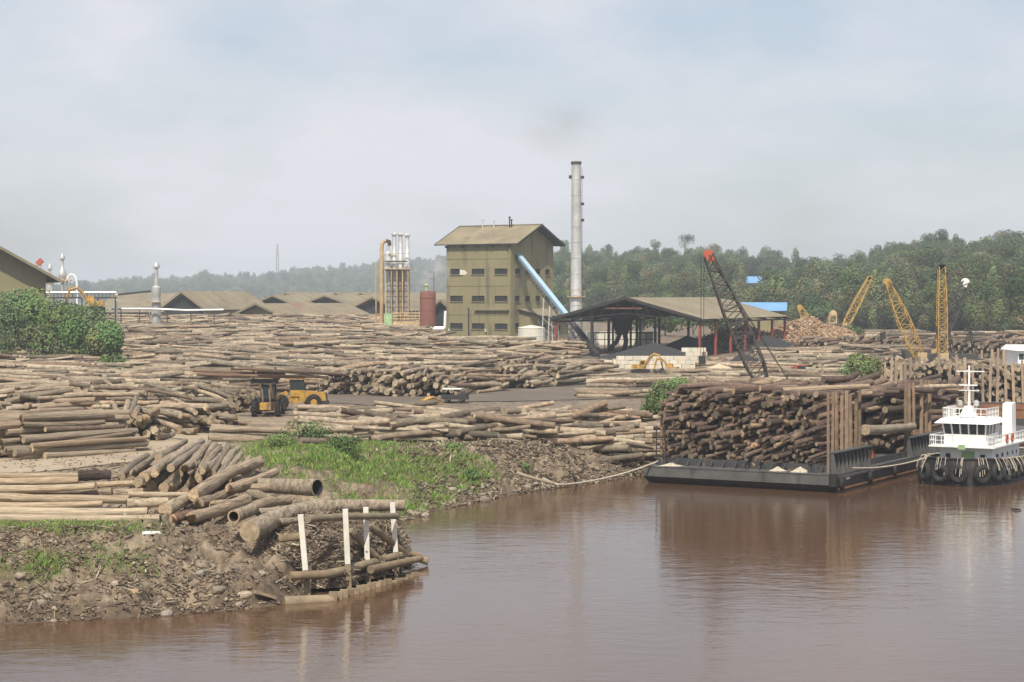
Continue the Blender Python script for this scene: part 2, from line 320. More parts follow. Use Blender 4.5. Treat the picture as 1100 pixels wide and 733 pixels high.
# ---------------------------------------------------------------- foliage
def leaf_quads(cs, size, up=.35, dirs=None):
    """cs: n x 3 centres -> verts of n randomly turned, slightly folded leaf clumps (4 verts each)"""
    n = len(cs); nrm = rng.normal(size=(n, 3))
    if dirs is None: nrm[:, 2] = np.abs(nrm[:, 2])+up
    else: nrm = nrm*.55+dirs*1.15; nrm[:, 2] += up*.6
    nrm /= np.linalg.norm(nrm, axis=1)[:, None]
    t = np.cross(nrm, rng.normal(size=(n, 3))); t /= np.linalg.norm(t, axis=1)[:, None]; b = np.cross(nrm, t)
    s = (size*(.6+.8*rng.random(n)))[:, None] if np.isscalar(size) else (size*(.6+.8*rng.random(n)))[:, None]
    k = .55+.3*rng.random((n, 1))
    return np.stack([cs-t*s, cs-b*s*k+nrm*s*.18, cs+t*s, cs+b*s*k-nrm*s*.12], 1)
def crown_pts(c, R, n, blobs=7, shell=.55):
    """points spread over several lobes of a crown"""
    c = np.array(c, float); R = np.array(R, float); d = rng.normal(size=(blobs, 3)); d /= np.linalg.norm(d, axis=1)[:, None]
    bc = c+d*R*(.35+.35*rng.random((blobs, 1))); br = (.38+.3*rng.random(blobs))
    k = rng.integers(0, blobs, n); p = rng.normal(size=(n, 3)); p /= np.linalg.norm(p, axis=1)[:, None]
    rad = (shell+(1-shell)*rng.random(n)**.5)
    pos = bc[k]+p*R*(br[k]*rad)[:, None]; dd = p*.65+(pos-c)/R*.6; return pos, k, dd/np.linalg.norm(dd, axis=1)[:, None]
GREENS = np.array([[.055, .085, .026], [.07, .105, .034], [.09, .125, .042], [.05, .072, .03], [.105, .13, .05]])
def leaf_cols(k, base, spread=.3):
    """one natural tint per lobe plus leaf to leaf variation"""
    tint = 1+spread*(rng.random((k.max()+1, 3))-.5)*np.array([1.2, 1, .8]); v = .85+.3*rng.random((len(k), 1))
    return np.repeat(np.clip(base*tint[k]*v, .01, 1), 4, axis=0)
def quads_obj(name, vs, cols, m, parent=None):
    n = len(vs); return bulk(name, vs.reshape(-1, 3), np.arange(n*4), np.arange(n)*4, cols, [m], parent)
def make_bush(name, label, x, y, R, n, leaf, base, cat='bush', group=None, z=None, trunk=True):
    z = G(x, y) if z is None else z
    t = thing(name, label, cat, (x, y, z-.05), 0, group)
    pts, k, dd = crown_pts((0, 0, R[2]*.95), R, n, blobs=11)
    low = pts[:, 2] < .05; pts[low, 2] = .05+.3*rng.random(low.sum())*R[2]
    quads_obj('foliage', leaf_quads(pts, leaf, dirs=dd), leaf_cols(k, np.array(base)), 'leaf', t)
    mb = MB()
    for i in range(5):
        a = random.uniform(0, 6.28); q = V(math.cos(a)*R[0]*.5, math.sin(a)*R[1]*.5, R[2]*random.uniform(1.0, 1.5))
        mb.tube([(0, 0, -.1), q*.45+V(0, 0, R[2]*.15), q], [R[2]*.045, R[2]*.03, R[2]*.012], 6)
    mb.build('stem', 'trunk', t, True); return t
def make_tree(name, label, x, y, z, h, R, n, leaf, base, group=None, low=.45):
    t = thing(name, label, 'tree', (x, y, z-.3), 0, group); lean = V(random.uniform(-.05, .05)*h, random.uniform(-.05, .05)*h, 0)
    mb = MB(); tr = h*.02+.06; top = lean+V(0, 0, h*.8); mb.tube([(0, 0, 0), lean*.4+V(0, 0, h*low*.7), top], [tr*1.3, tr, tr*.4], 7)
    cz = h*(low+1)/2; Rz = h*(1-low)/2*1.1
    for i in range(5):
        a = i*1.26+random.random(); q = lean+V(math.cos(a)*R*.6, math.sin(a)*R*.6, cz+random.uniform(-.3, .5)*Rz); p = lean*.5+V(0, 0, h*(low*.8+.06*i)); mb.tube([p, p.lerp(q, .5)+V(0, 0, .04*h), q], [tr*.55, tr*.4, tr*.15], 6)
    mb.build('trunk', 'trunk', t, True)
    pts, k, dd = crown_pts((lean.x, lean.y, cz), (R, R, Rz), n, blobs=random.choice((6, 8, 9)), shell=.5)
    quads_obj('crown', leaf_quads(pts, leaf, dirs=dd), leaf_cols(k, np.array(base), .4), 'hillleaf' if name in ('hill_tree', 'emergent_tree') else 'leaf', t); return t
# ---------------------------------------------------------------- hills and forest
RIDGE = [(-400, 315), (-100, 312), (60, 308), (95, 306), (130, 303), (160, 301), (192, 302), (205, 297), (218, 295), (240, 300), (262, 298), (300, 296), (330, 289), (365, 288), (400, 284), (440, 280), (470, 278), (500, 277), (560, 272), (640, 272)]
RIGHT = [(540, 300), (560, 285), (585, 276), (605, 270), (650, 270), (700, 268), (740, 266), (800, 273), (850, 279), (898, 281), (940, 271), (975, 262), (1000, 259), (1050, 263), (1082, 251), (1100, 253), (1200, 244), (1400, 262)]
def prof(tab, px): a = np.array(tab, float); return np.interp(px, a[:, 0], a[:, 1])
def hillz(px, d, which):
    if which == 0:
        dr = 3300; d0 = 2300; top = HC+(HY-prof(RIDGE, px))/F*dr-16
    else:
        dr = np.interp(px, [540, 1100, 1400], [1380, 930, 850]); d0 = np.interp(px, [540, 700, 1100], [760, 640, 455]); top = HC+(HY-prof(RIGHT, px))/F*dr-13
        top = np.where(px < 545, 3, top)
    t = (d-d0)/(dr-d0); z = 5.5+(top-5.5)*np.clip(t, 0, 1)**.85
    z = np.where(t > 1, top-(t-1)*25, z); z = np.where(t < 0, 5.5+30*t, z)
    x = X(px, d); return z+np.clip(t, 0, 1)*(1-np.clip(t, 0, 1))*14*(fbm(x*.012+which*9, d*.008, 3)-.5)*2
hc = []
for which, (pa, pb, da, db) in enumerate(((-420, 660, 2150, 3700), (535, 1400, 440, 1500))):
    up = np.linspace(pa, pb, 150); dd = np.linspace(da, db, 60); U, D = np.meshgrid(up, dd); zz = hillz(U, D, which)
    hv = np.stack([X(U, D).ravel(), D.ravel(), zz.ravel()], 1); i = np.arange(59)[:, None]*150+np.arange(149)[None, :]
    hq = np.stack([i, i+1, i+151, i+150], -1).reshape(-1, 4)
    hcol = np.tile(np.array([.055, .07, .03]), (len(hv), 1))*(.7+.6*fbm(hv[:, 0]*.05, hv[:, 1]*.05, 3))[:, None]
    o = bulk('hill', hv, hq.ravel(), np.arange(len(hq))*4, hcol, ['ground'], smooth=True); tag(o, kind='structure')
HOUSE = None
def hill_d(px, py):
    for d in np.arange(470, 1300, 4.):
        if float(hillz(np.array([float(px)]), np.array([d]), 1)[0]) >= Z(py, d): return float(d)
    return 900.
house_d = hill_d(816, 308)-10
ti = 0
SKY = {607: 'just left of the chimney', 634: 'first right of the chimney', 655: 'second right of the chimney', 684: 'above the open shed ridge', 765: 'behind the red crane tip', 798: 'left of the blue roofed house', 824: 'right of the blue roofed house', 857: 'above the short tan boom', 880: 'above the small rusty crane top', 905: 'left of the slim tan boom tip', 925: 'above the slim tan boom tip', 946: 'left of the leaning yellow boom tip', 962: 'right of the leaning yellow boom tip', 984: 'midway between the two yellow booms', 1002: 'left of the upright yellow boom', 1016: 'right of the upright yellow boom', 1047: 'right of the pale crane tip', 1062: 'third from the right edge', 1078: 'second from the right edge', 1096: 'nearest the right edge'}
for px, py, hh, rr in ((607, 256, 16, 4), (655, 260, 14, 4), (706, 258, 20, 5), (735, 250, 27, 7), (765, 262, 17, 6), (798, 266, 14, 4), (824, 262, 15, 4), (857, 267, 17, 3), (905, 272, 15, 5), (946, 262, 15, 4.5), (962, 264, 14, 4),
                       (1002, 253, 14, 4), (1016, 251, 15, 4), (1047, 256, 14, 5), (1078, 244, 14, 5.5), (1096, 247, 14, 5), (684, 264, 15, 4.5), (634, 264, 14, 4), (880, 275, 13, 4), (925, 270, 14, 4), (984, 259, 14, 4), (1062, 252, 13, 4)):
    dr = float(np.interp(px, [540, 1100, 1400], [1380, 930, 850])); x = X(px, dr); z = float(hillz(np.array([px]), np.array([dr]), 1)[0]); top = Z(py, dr); h = max(9, top-z)
    tall = hh > 18
    make_tree('emergent_tree' if tall else 'hill_tree', 'tall spreading tree with a bare pale trunk, highest on the hill skyline' if px == 735 else 'open crowned tree beside the tallest tree on the skyline' if px == 706 else 'rounded tree on the hill skyline, '+SKY[px], x, dr, z, h, rr, 1500 if not tall else 900, .33, GREENS[ti % 5]*np.array([1.3, 1.15, 1.55]), 'trees on the hill skyline', .5 if not tall else .6); ti += 1  # crown greens lightened and blued, adding distance haze in the colour
for px, py, d, h, r in ((1035, 368, 470, 9, 5), (1060, 362, 478, 11, 5.5), (1090, 368, 465, 12, 6), (945, 366, 560, 11, 5), (905, 362, 585, 10, 5), (1005, 366, 510, 10, 5), (745, 356, 420, 8, 6), (715, 357, 430, 7.5, 5), (770, 354, 440, 7, 4), (880, 358, 520, 8, 4.5), (690, 358, 440, 7, 5)):
    x = X(px, d); make_tree('tree', 'green tree at the hill foot, %s' % {1035: 'right of the upright yellow boom', 1060: 'between the upright boom and the right edge', 1090: 'nearest the right edge', 945: 'left of the leaning yellow boom', 905: 'below the slim tan boom', 1005: 'behind the upright yellow boom', 880: 'left of the slim tan boom'}[px] if px > 800 else 'broad green tree growing behind the open roofed shed', x, d, G(x, d) if d < 455 else max(G(x, d), float(hillz(np.array([px]), np.array([d]), 1)[0])), h, r, 1100, .34, GREENS[(int(px)) % 3]*1.15, 'trees at the foot of the hill' if px > 800 else 'trees behind the open shed', .2)
# the forest: one object, crowns of the skyline trees repeated over the hills by geometry nodes
def forest(name, label, which, n, prange, trange, smin, smax, protos):
    px = rng.uniform(*prange, n); t = rng.uniform(*trange, n)
    if which == 0: d = 2300+1000*t
    else:
        dr = np.interp(px, [540, 1100, 1400], [1380, 930, 850]); d0 = np.interp(px, [540, 700, 1100], [760, 640, 455]); d = d0+(dr-d0)*t
        k = ~((np.abs(px-816) < 21) & (d > house_d-340) & (d < house_d+14)); px, d = px[k], d[k]; n = len(px)
    z = hillz(px, d, which); me = bpy.data.meshes.new(name); me.vertices.add(n); me.vertices.foreach_set('co', np.stack([X(px, d), d, z-2.5], 1).astype(np.float32).ravel())
    sc_ = rng.uniform(smin, smax, n)*(.8+.5*fbm(px*.06, d*.03, 2)); a1 = me.attributes.new('size', 'FLOAT_VECTOR', 'POINT'); a1.data.foreach_set('vector', np.stack([sc_*rng.uniform(.9, 1.25, n), sc_, sc_*rng.uniform(.7, 1.1, n)], 1).astype(np.float32).ravel())
    a2 = me.attributes.new('turn', 'FLOAT_VECTOR', 'POINT'); a2.data.foreach_set('vector', np.stack([np.zeros(n), np.zeros(n), rng.random(n)*6.28], 1).astype(np.float32).ravel())
    o = link(bpy.data.objects.new(name, me)); ng = bpy.data.node_groups.new('tree_crowns', 'GeometryNodeTree'); ng.interface.new_socket('Geometry', in_out='INPUT', socket_type='NodeSocketGeometry'); ng.interface.new_socket('Geometry', in_out='OUTPUT', socket_type='NodeSocketGeometry')
    nn = ng.nodes; gi = nn.new('NodeGroupInput'); go_ = nn.new('NodeGroupOutput'); ip = nn.new('GeometryNodeInstanceOnPoints'); jn = nn.new('GeometryNodeJoinGeometry')
    for p in protos:
        oi = nn.new('GeometryNodeObjectInfo'); oi.inputs['Object'].default_value = p; oi.inputs['As Instance'].default_value = True; ng.links.new(oi.outputs['Geometry'], jn.inputs[0])
    for nm, so in (('size', 'Scale'), ('turn', 'Rotation')):
        na = nn.new('GeometryNodeInputNamedAttribute'); na.data_type = 'FLOAT_VECTOR'; na.inputs['Name'].default_value = nm; ng.links.new(na.outputs[0], ip.inputs[so])
    ip.inputs['Pick Instance'].default_value = True; ng.links.new(gi.outputs[0], ip.inputs['Points']); ng.links.new(jn.outputs[0], ip.inputs['Instance']); ng.links.new(ip.outputs[0], go_.inputs[0])
    o.modifiers.new('crowns', 'NODES').node_group = ng; return tag(o, label, 'forest', kind='stuff')
PROT = [c_ for o in list(sc.objects) if o.name.startswith('hill_tree') for c_ in o.children if c_.name.startswith('crown')][:9]
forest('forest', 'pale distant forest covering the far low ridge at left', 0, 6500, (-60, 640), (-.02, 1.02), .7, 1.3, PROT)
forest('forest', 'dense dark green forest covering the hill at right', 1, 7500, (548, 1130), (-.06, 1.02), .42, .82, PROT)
# big trees at the left edge, in front of the mill shed
for i, (px, py, d, r) in enumerate(((-8, 311, 292, 6.5), (28, 309, 296, 6.2), (62, 319, 288, 5.8), (90, 331, 284, 5.2), (112, 345, 276, 3.8), (118, 378, 252, 1.9))):
    x = X(px, d); z = G(x, d); h = Z(py, d)-z
    t = make_tree('leafy_tree', ('dense green tree cut by the left edge of the picture', 'tallest dense green tree against the mill gable at left', 'dense green tree below the twin silver stacks', 'rounded green tree in front of the yellow excavator', 'lower green tree at the right end of the left clump', 'small sapling among logs under the left tree clump')[i], x, d, z, h, r, 7500 if i < 5 else 1500, .21, GREENS[(1, 2, 1, 1, 2, 0)[i]]*1.6, None, .06)
# shrubs
sh = [((330, 494), 155, (2.2, 1.6, 1.25), 1000, .14, 1, 'leafy green shrub below the log row on the grassy bank'), ((300, 490), 150, (1.6, 1.2, .7), 500, .12, 2, 'low bright shrub left of the tall bank shrub'),
      ((372, 512), 143, (1.8, 1.4, .9), 700, .12, 0, 'dark green shrub low on the grassy bank'), ((711, 440), 188, (2.1, 1.5, 1.9), 1300, .17, 0, 'dark green bush at the left end of the barge'),
      ((696, 440), 192, (1.1, 1.0, .7), 420, .15, 1, 'small bush beside the barge logs, lower left of the pair'), ((727, 420), 214, (2.6, 1.6, 1.55), 1100, .2, 4, 'yellow green bush in front of the concrete block wall'),
      ((925, 402), 246, (3.4, 1.8, 2.3), 1500, .24, 2, 'bright green bush below the wood scrap mound'), ((905, 363), 400, (5.0, 2.5, 1.7), 900, .34, 0, 'dark green thicket at the top of the wood scrap mound'), ((940, 398), 270, (1.5, 1.2, .8), 420, .22, 1, 'small bush right of the bright green one'), ((583, 372), 330, (.8, .8, .9), 200, .16, 0, 'small shrub beside the white tank'),
      ((505, 512), 146, (1.2, .9, .55), 380, .12, 1, 'low weedy clump on the eroded bank'), ((490, 498), 150, (.9, .8, .5), 300, .12, 2, 'small green weed clump at the top of the bank'), ((565, 522), 151, (.7, .6, .5), 220, .1, 1, 'tiny shrub at the foot of the cut bank'),
      ((385, 372), 360, (4.0, 1.0, .45), 1, .2, 1, '')]
for (px, py), d, R, n_, lf, gi, lab in sh:
    if n_ < 10: continue
    x = X(px, d); make_bush('bush', lab, x, d, R, int(n_*2.4), lf*.6, GREENS[gi]*1.6)
# grass
def grass(n, box, hmin, hmax, seed):
    px = rng.uniform(box[0], box[1], n*4); py = rng.uniform(box[2], box[3], n*4); z = np.full(n*4, 2.5)
    for _ in range(6): d = (HC-z)*F/(py-HY); x = X(px, d); z = ground(x, d)
    keep = (rng.random(n*4) < grassmask(x, d)) & (sdist(x, d) > .6); x, d, z = x[keep], d[keep], z[keep]; m = len(x)
    h = rng.uniform(hmin, hmax, m)*(.6+.8*fbm(x*.8, d*.8, 2)); a = rng.random(m)*6.28; w_ = h*.075; lx = rng.normal(size=m)*h*.45; ly = rng.normal(size=m)*h*.45
    p0 = np.stack([x-np.cos(a)*w_, d-np.sin(a)*w_, z-.04], 1); p1 = np.stack([x+np.cos(a)*w_, d+np.sin(a)*w_, z-.04], 1)
    p2 = np.stack([x+lx*.5+np.cos(a)*w_*.8, d+ly*.5+np.sin(a)*w_*.8, z+h*.6], 1); p3 = np.stack([x+lx, d+ly, z+h], 1)
    base = GREENS[rng.integers(1, 5, m)]*rng.uniform(1.5, 3.1, (m, 1))*np.array([.9, 1.08, .62]); dry = rng.random(m) < .2; base[dry] = np.array([.26, .21, .10])
    return np.stack([p0, p1, p2, p3], 1), np.repeat(base, 4, 0)
gv = []; gc = []
for a_ in ((52000, (240, 590, 462, 560), .12, .42, 1), (15000, (0, 180, 558, 640), .08, .26, 2), ): v_, c_ = grass(*a_); gv.append(v_); gc.append(c_)
tag(quads_obj('grass', np.concatenate(gv), np.concatenate(gc), 'leaf'), 'green grass and weeds on the river bank', 'grass', kind='stuff')
# ---------------------------------------------------------------- logs
def ring_mesh(name, variant, m):
    """unit log along +x (length 1, radius 1): lumpy, tapered, slightly bowed"""
    r_ = np.random.default_rng(100+variant); nr, ns = 9, 12; vs = []; bend = r_.uniform(-1, 1)*.8; bph = r_.uniform(0, 6.28); tap = r_.uniform(.76, .95)
    for i in range(nr):
        t = i/(nr-1); rad = (1+(tap-1)*t)*(1+.05*r_.normal()); cy = bend*4*t*(1-t); off = np.array([math.cos(bph), math.sin(bph)])*cy
        for k in range(ns):
            a = 2*math.pi*k/ns; rr = rad*(1+.05*r_.normal()); vs.append((t-.5+(.012*r_.normal()/8 if i in (0, nr-1) else 0), off[0]+math.cos(a)*rr, off[1]+math.sin(a)*rr))
    fs = [(i*ns+k, (i+1)*ns+k, (i+1)*ns+(k+1) % ns, i*ns+(k+1) % ns) for i in range(nr-1) for k in range(ns)]
    fs += [tuple(range(ns)), tuple((nr-1)*ns+k for k in reversed(range(ns)))]
    me = bpy.data.meshes.new(name); me.from_pydata(vs, [], fs); me.materials.append(M[m]); me.materials.append(M['cutred' if m == 'barkred' else 'cut'])
    mi = [0]*((nr-1)*ns)+[1, 1]; me.polygons.foreach_set('material_index', mi); me.polygons.foreach_set('use_smooth', [True]*((nr-1)*ns)+[False, False])
    import bmesh
    b = bmesh.new(); b.from_mesh(me); bmesh.ops.recalc_face_normals(b, faces=b.faces); b.to_mesh(me); b.free(); me.set_sharp_from_angle(angle=math.radians(50)); return me
LM = {'peeled': [ring_mesh('log', 40+i, 'peeled') for i in range(6)], 'bark': [ring_mesh('log', i, 'bark') for i in range(9)], 'barkred': [ring_mesh('log', 20+i, 'barkred') for i in range(8)]}
def log_obj(c, dr, L, r, m, label, group=None):
    o = bpy.data.objects.new('log', random.choice(LM[m])); COL.objects.link(o); o.location = c
    o.rotation_mode = 'QUATERNION'; o.rotation_quaternion = Vector(dr).to_track_quat('X', 'Z') @ Matrix.Rotation(random.uniform(0, 6.28), 3, 'X').to_quaternion(); o.scale = (L, r, r)
    return tag(o, label, 'log', group)
def log_pp(p, q, r, label, group=None, m='bark'):
    p = V(*p); q = V(*q); return log_obj((p+q)/2, (q-p).normalized(), (q-p).length, r, m, label, group)
SPEC = []      # (centre, dir, length, radius, material, label, group, shell)
def heap(cx, cy, ang, across, height, L, r, lab=None, alen=None, jit=.05, slope=1.0, m='bark', drop=.06, endj=.5, base=None, rv=.25, pit=.03, front=1.0):
    """stack of logs: axis along ang (0 = +x); across = width of the stack; alen = length along the axis when several logs follow end to end"""
    a = np.array([math.cos(ang), math.sin(ang)]); b = np.array([-a[1], a[0]]); n = max(1, int(across/(2.05*r))); nl = max(1, int(height/(1.72*r))); off0 = random.random()*50
    for k in range(nl):
        zz = r+k*1.72*r
        for j in range(n+1):
            o = (j-n/2+.5*(k % 2))*2.05*r; hmax = height*(1-abs(2*o/across)**2*.9*slope)
            s = -alen/2 if alen else -.01
            while True:
                l_ = L*random.uniform(.7, 1.2); mid = s+l_/2 if alen else random.gauss(0, endj)
                hl = hmax*(.62+.76*float(fbm(np.array([mid*.09+off0]), np.array([o*.2+cy]), 2)[0])) if alen else hmax*random.uniform(.85, 1.1)
                if zz <= hl+r*.5 and random.random() > drop:
                    x, y = a*mid+b*(o+random.gauss(0, r*.25))+np.array([cx, cy]); g = G(x, y) if base is None else base
                    th = ang+random.gauss(0, jit); ph = random.gauss(0, pit); rr = r*random.uniform(1-rv, 1+rv)
                    shell = zz > hl-2.2*r or (abs(o) > across/2-2.5*r)
                    SPEC.append((np.array([x, y, g+zz+random.gauss(0, r*.12)]), np.array([math.cos(th)*math.cos(ph), math.sin(th)*math.cos(ph), math.sin(ph)]), l_, rr, m, lab and lab % ('bottom' if k < nl/3 else 'middle' if k < 2*nl/3 else 'top', 'left' if x < cx-across/6 else 'right' if x > cx+across/6 else 'centre') if lab and '%s' in lab else lab, shell or not alen, (lab is not None)))
                s += l_+random.uniform(.1, 1.3)
                if not alen or s > alen/2: break
R_ = math.radians
def hp(px, py, z, *a, **k): p = PZ(px, py, z); heap(p.x, p.y, *a, **k)
# left middle heaps (single logs)
hp(62, 486, 3.1, R_(50), 7.5, 3.3, 10, .255, 'long grey log in the %s %s of the stack above the dirt track', jit=.05, slope=.8)
hp(143, 470, 3.1, R_(103), 5.5, 3.0, 7, .29, 'log with its cut end showing, %s %s of the heap beyond the dirt track', jit=.16, pit=.1, endj=.9)
hp(205, 462, 3.1, R_(128), 7.0, 2.6, 8, .26, 'slender log in the %s %s of the fan shaped heap beyond the dirt track', jit=.15, pit=.1, endj=.9)
hp(20, 452, 3.2, R_(20), 7, 2.6, 8, .25, 'short log in the %s %s of the jumbled heap at the left edge', jit=.35, alen=16, pit=.08)
hp(92, 442, 3.3, R_(150), 7, 2.8, 7, .25, 'short log, %s %s of the tangled heap behind the left stack', jit=.4, alen=14, pit=.1)
hp(120, 424, 3.4, R_(8), 9, 2.4, 7, .27, None, jit=.12, alen=26, pit=.05)
hp(225, 440, 3.4, R_(140), 9, 2.6, 6, .26, None, jit=.25, alen=12, pit=.08)
# row in front of the loaders
hp(330, 471, 3.1, R_(4), 4.5, 1.4, 9, .29, 'tan log, %s %s of the low row nearest the bank grass', alen=16, jit=.06)
hp(345, 463, 3.1, R_(-3), 4, .9, 9, .28, 'tan log, %s %s of the row just in front of the wheel loaders', alen=15, jit=.06)
for i, (px, py, ac, al, hh, an) in enumerate(((430, 472, 6, 17, 1.9, 8), (520, 468, 5.5, 15, 1.9, -6), (608, 465, 5, 14, 1.6, 9), (455, 456, 6, 16, 1.7, 3), (560, 457, 6, 18, 1.5, 12), (655, 460, 4, 8, 1.1, -12), (395, 452, 5, 14, 1.5, 6), (620, 456, 5, 12, .9, 2), (540, 448, 4, 16, .8, 3))):
    hp(px, py, 3.15, R_(an), ac, hh, 6.5, .25, None, alen=al, jit=.3, pit=.08, drop=.33, rv=.4)
hp(478, 467, 3.1, R_(62), 6.5, 1.9, 7, .3, None, jit=.25, pit=.08); hp(420, 466, 3.1, R_(118), 7, 1.8, 7, .3, None, jit=.25, pit=.08); hp(590, 459, 3.1, R_(55), 7, 1.7, 7, .3, None, jit=.25, pit=.08)
# heaps with ends toward the river in the middle of the yard
for px, py, an, ac, hh in ((385, 420, 75, 9, 3.4), (420, 421, 66, 9, 3.2), (455, 422, 80, 10, 3.2), (500, 418, 50, 8, 2.8), (545, 414, 62, 10, 2.8), (590, 411, 56, 9, 2.6), (628, 403, 40, 8, 2.2), (570, 400, 60, 9, 2.5)):
    hp(px, py, 3.8, R_(an), ac, hh, 7, .26, None, jit=.2, pit=.07, rv=.35, endj=.8)
# the great field of windrows behind
yy = 232.0; k_ = 0
while yy < 452:
    g_ = 3.5+2.5*float(sst(220, 440, yy)); pyb = HY+(HC-g_)*F/yy
    xl = np.interp(yy, [230, 280, 330, 452], [-30, -30, 95, 95]); xr = np.interp(yy, [230, 252, 262, 300, 330, 345, 360, 400, 452], [300, 360, 470, 560, 600, 520, 455, 425, 395])
    x0 = X(xl, yy); x1 = X(xr, yy); hgt = 2.2+1.0*random.random()+2.0*float(sst(340, 430, yy)); ac = 7.2+2*random.random()
    heap((x0+x1)/2, yy, R_(random.uniform(-3, 4)), ac, hgt, 6.6, .25, None, alen=x1-x0, jit=.14, pit=.06, drop=.2, rv=.42); yy += ac+random.uniform(1.0, 2.6)
# right side of the yard behind the barge
for px, py, an, al, hh in ((800, 412, 5, 14, 1.0), (835, 408, -6, 10, 1.3), (905, 396, 15, 8, 1.5), (780, 398, 8, 10, 1.0), (815, 392, 0, 16, .9), (875, 391, 4, 12, 1.3), (760, 402, 4, 8, .8), (850, 386, 3, 14, 1.2), (675, 424, 5, 12, 1.1), (690, 414, -4, 14, 1.0), (770, 414, 3, 16, 1.2), (800, 404, -2, 22, 1.2), (860, 414, 8, 12, 1.6), (740, 408, 2, 14, .8), (640, 396, 20, 8, 1.3), (830, 396, 2, 20, .9), (880, 400, 60, 6, 1.8), (760, 420, 4, 10, 1.2), (900, 384, 30, 12, 1.8), (990, 378, 5, 16, 2.2), (1060, 376, 0, 20, 2.0), (925, 372, 2, 16, 1.6), (935, 378, 4, 22, 1.6), (960, 388, 0, 18, 2.0)):
    hp(px, py, 3.8, R_(an), 5, hh, 7, .27, None, alen=al, jit=.18, drop=.2)
# dark red logs behind the far right posts
for px, d, an, hh in ((960, 268, 80, 4.6), (985, 262, 75, 4.2), (1015, 262, 80, 4.4), (1045, 258, 82, 4.6)): heap(X(px, d), d, R_(an), 8, hh-1.7, 6, .3, None, jit=.2, m='bark', pit=.06)
for px, d in ((880, 345), (915, 350), (950, 352), (985, 350), (1000, 395), (1040, 390), (1080, 385), (960, 400), (1020, 330), (1050, 326), (1080, 322), (1105, 320)): heap(X(px, d), d, R_(60), 7, 3.4, 7, .28, None, jit=.12, m='barkred', slope=.5, base=4.2)
# second barge load
for q in range(5): heap(51.5+5.6*q, 229.3-1.2*q, R_(82), 5.6, 4.6, 7, .27, None, jit=.14, m='bark', slope=.15, base=2.6, pit=.05)
# barge load (barge frame: origin at near right hull corner, x across, y along)
BA = R_(-30); BO = np.array([24.6, 145.3]); bx_ = np.array([math.cos(BA), math.sin(BA)]); by_ = np.array([-math.sin(BA), math.cos(BA)])
def BW(x, y): return BO+bx_*x+by_*y
def barge_stack(y0, y1, xa, xb, h, r, lab, tilt=0., depth=1):
    nk = int(h/(1.62*r))
    for k in range(nk+1):
        zz = r+k*1.62*r
        for j in range(int((xb-xa)/(2.0*r))+1):
            x = xa+(j+.5*(k % 2))*2.0*r; u = (x-xa)/(xb-xa)
            if x > xb or zz > h*(.90+.16*float(fbm(np.array([u*4.+y0]), np.array([1.]))[0])-.5*max(0, .12-u)): continue
            for e in range(depth):
                L = (y1-y0)/depth*random.uniform(.8, 1.1); p = BW(x+random.gauss(0, .1), y0+(y1-y0)*(e+.5)/depth+random.gauss(0, 1.05))
                side = .5*(.5-u); th = math.pi/2+BA+random.gauss(side*.3-.2, .2); ph = random.gauss(.05, .1)
                SPEC.append((np.array([p[0], p[1], 1.75+zz+random.gauss(0, .12)]), np.array([math.cos(th)*math.cos(ph), math.sin(th)*math.cos(ph), math.sin(ph)]), L, r*random.uniform(.6, 1.35), 'barkred', lab and lab % (('lower', 'middle', 'upper')[min(2, int(3*zz/h))], ('left', 'middle', 'right')[min(2, int(3*u))]) if e == 0 else None, True, e == 0))
def barge_face(y0, xa, xb, h, lab):
    k = 0; zz = .2
    while zz < h:
        x = xa+random.uniform(-.3, .6)
        while x < xb-.8:
            u = (x-xa)/(xb-xa)
            if zz < h*(.93+.14*float(fbm(np.array([u*4.]), np.array([1.]))[0])-.45*max(0, .12-u)):
                r = random.choice((.15, .18, .2, .23, .27)); be = R_(random.gauss(66, 9)); L = random.uniform(3.5, 6.5); L = max(1.3, min(L, (xb-x)/math.cos(be))); ys = y0+random.gauss(0, .55)+.03*zz; ph = random.gauss(.14, .08); ph = min(ph, max(-.02, (h-zz-.1)/L))
                c0 = BW(x, ys); th = BA+be; dv = np.array([math.cos(th)*math.cos(ph), math.sin(th)*math.cos(ph), math.sin(ph)])
                SPEC.append((np.array([c0[0], c0[1], 1.4+zz-.2+random.gauss(0, .08)])+dv*L/2, dv, L, r, 'barkred', lab % (('lower', 'middle', 'upper')[min(2, int(3*zz/h))], ('left', 'middle', 'right')[min(2, int(3*u))]), True, True))
            x += random.uniform(.42, .85)
        zz += .37; k += 1
barge_face(2.0, -15.3, -1.3, 6.2, 'dark reddish log in the %s %s part of the near log stack on the barge')
barge_stack(6.4, 9.0, -14.5, -2.2, 6.3, .34, None)
barge_stack(19.5, 25.5, -15.2, -1.5, 5.5, .25, None)
barge_stack(25.5, 37, -15.2, -1.5, 5.1, .33, None, depth=2)
for i in range(18):   # loose layer on top
    p = BW(random.uniform(-13.5, -2.5), random.uniform(3.6, 8)); th = random.gauss(.05, .2)
    SPEC.append((np.array([p[0], p[1], 7.55+random.uniform(-.1, .2)]), np.array([math.cos(th), math.sin(th), random.gauss(0, .05)]), random.uniform(3.5, 7), random.uniform(.14, .28), random.choice(('bark', 'barkred', 'barkred')), 'weathered log lying crosswise on top of the barge stack', True, True))
for i in range(24):
    p = BW(random.uniform(-13, -.9), random.uniform(8.5, 25)); th = random.gauss(.25, .25)
    SPEC.append((np.array([p[0], p[1], 7.0+random.uniform(-.4, .2)]), np.array([math.cos(th), math.sin(th), random.gauss(0, .06)]), random.uniform(4, 8), random.uniform(.14, .3), random.choice(('bark', 'barkred')), None, True, False))
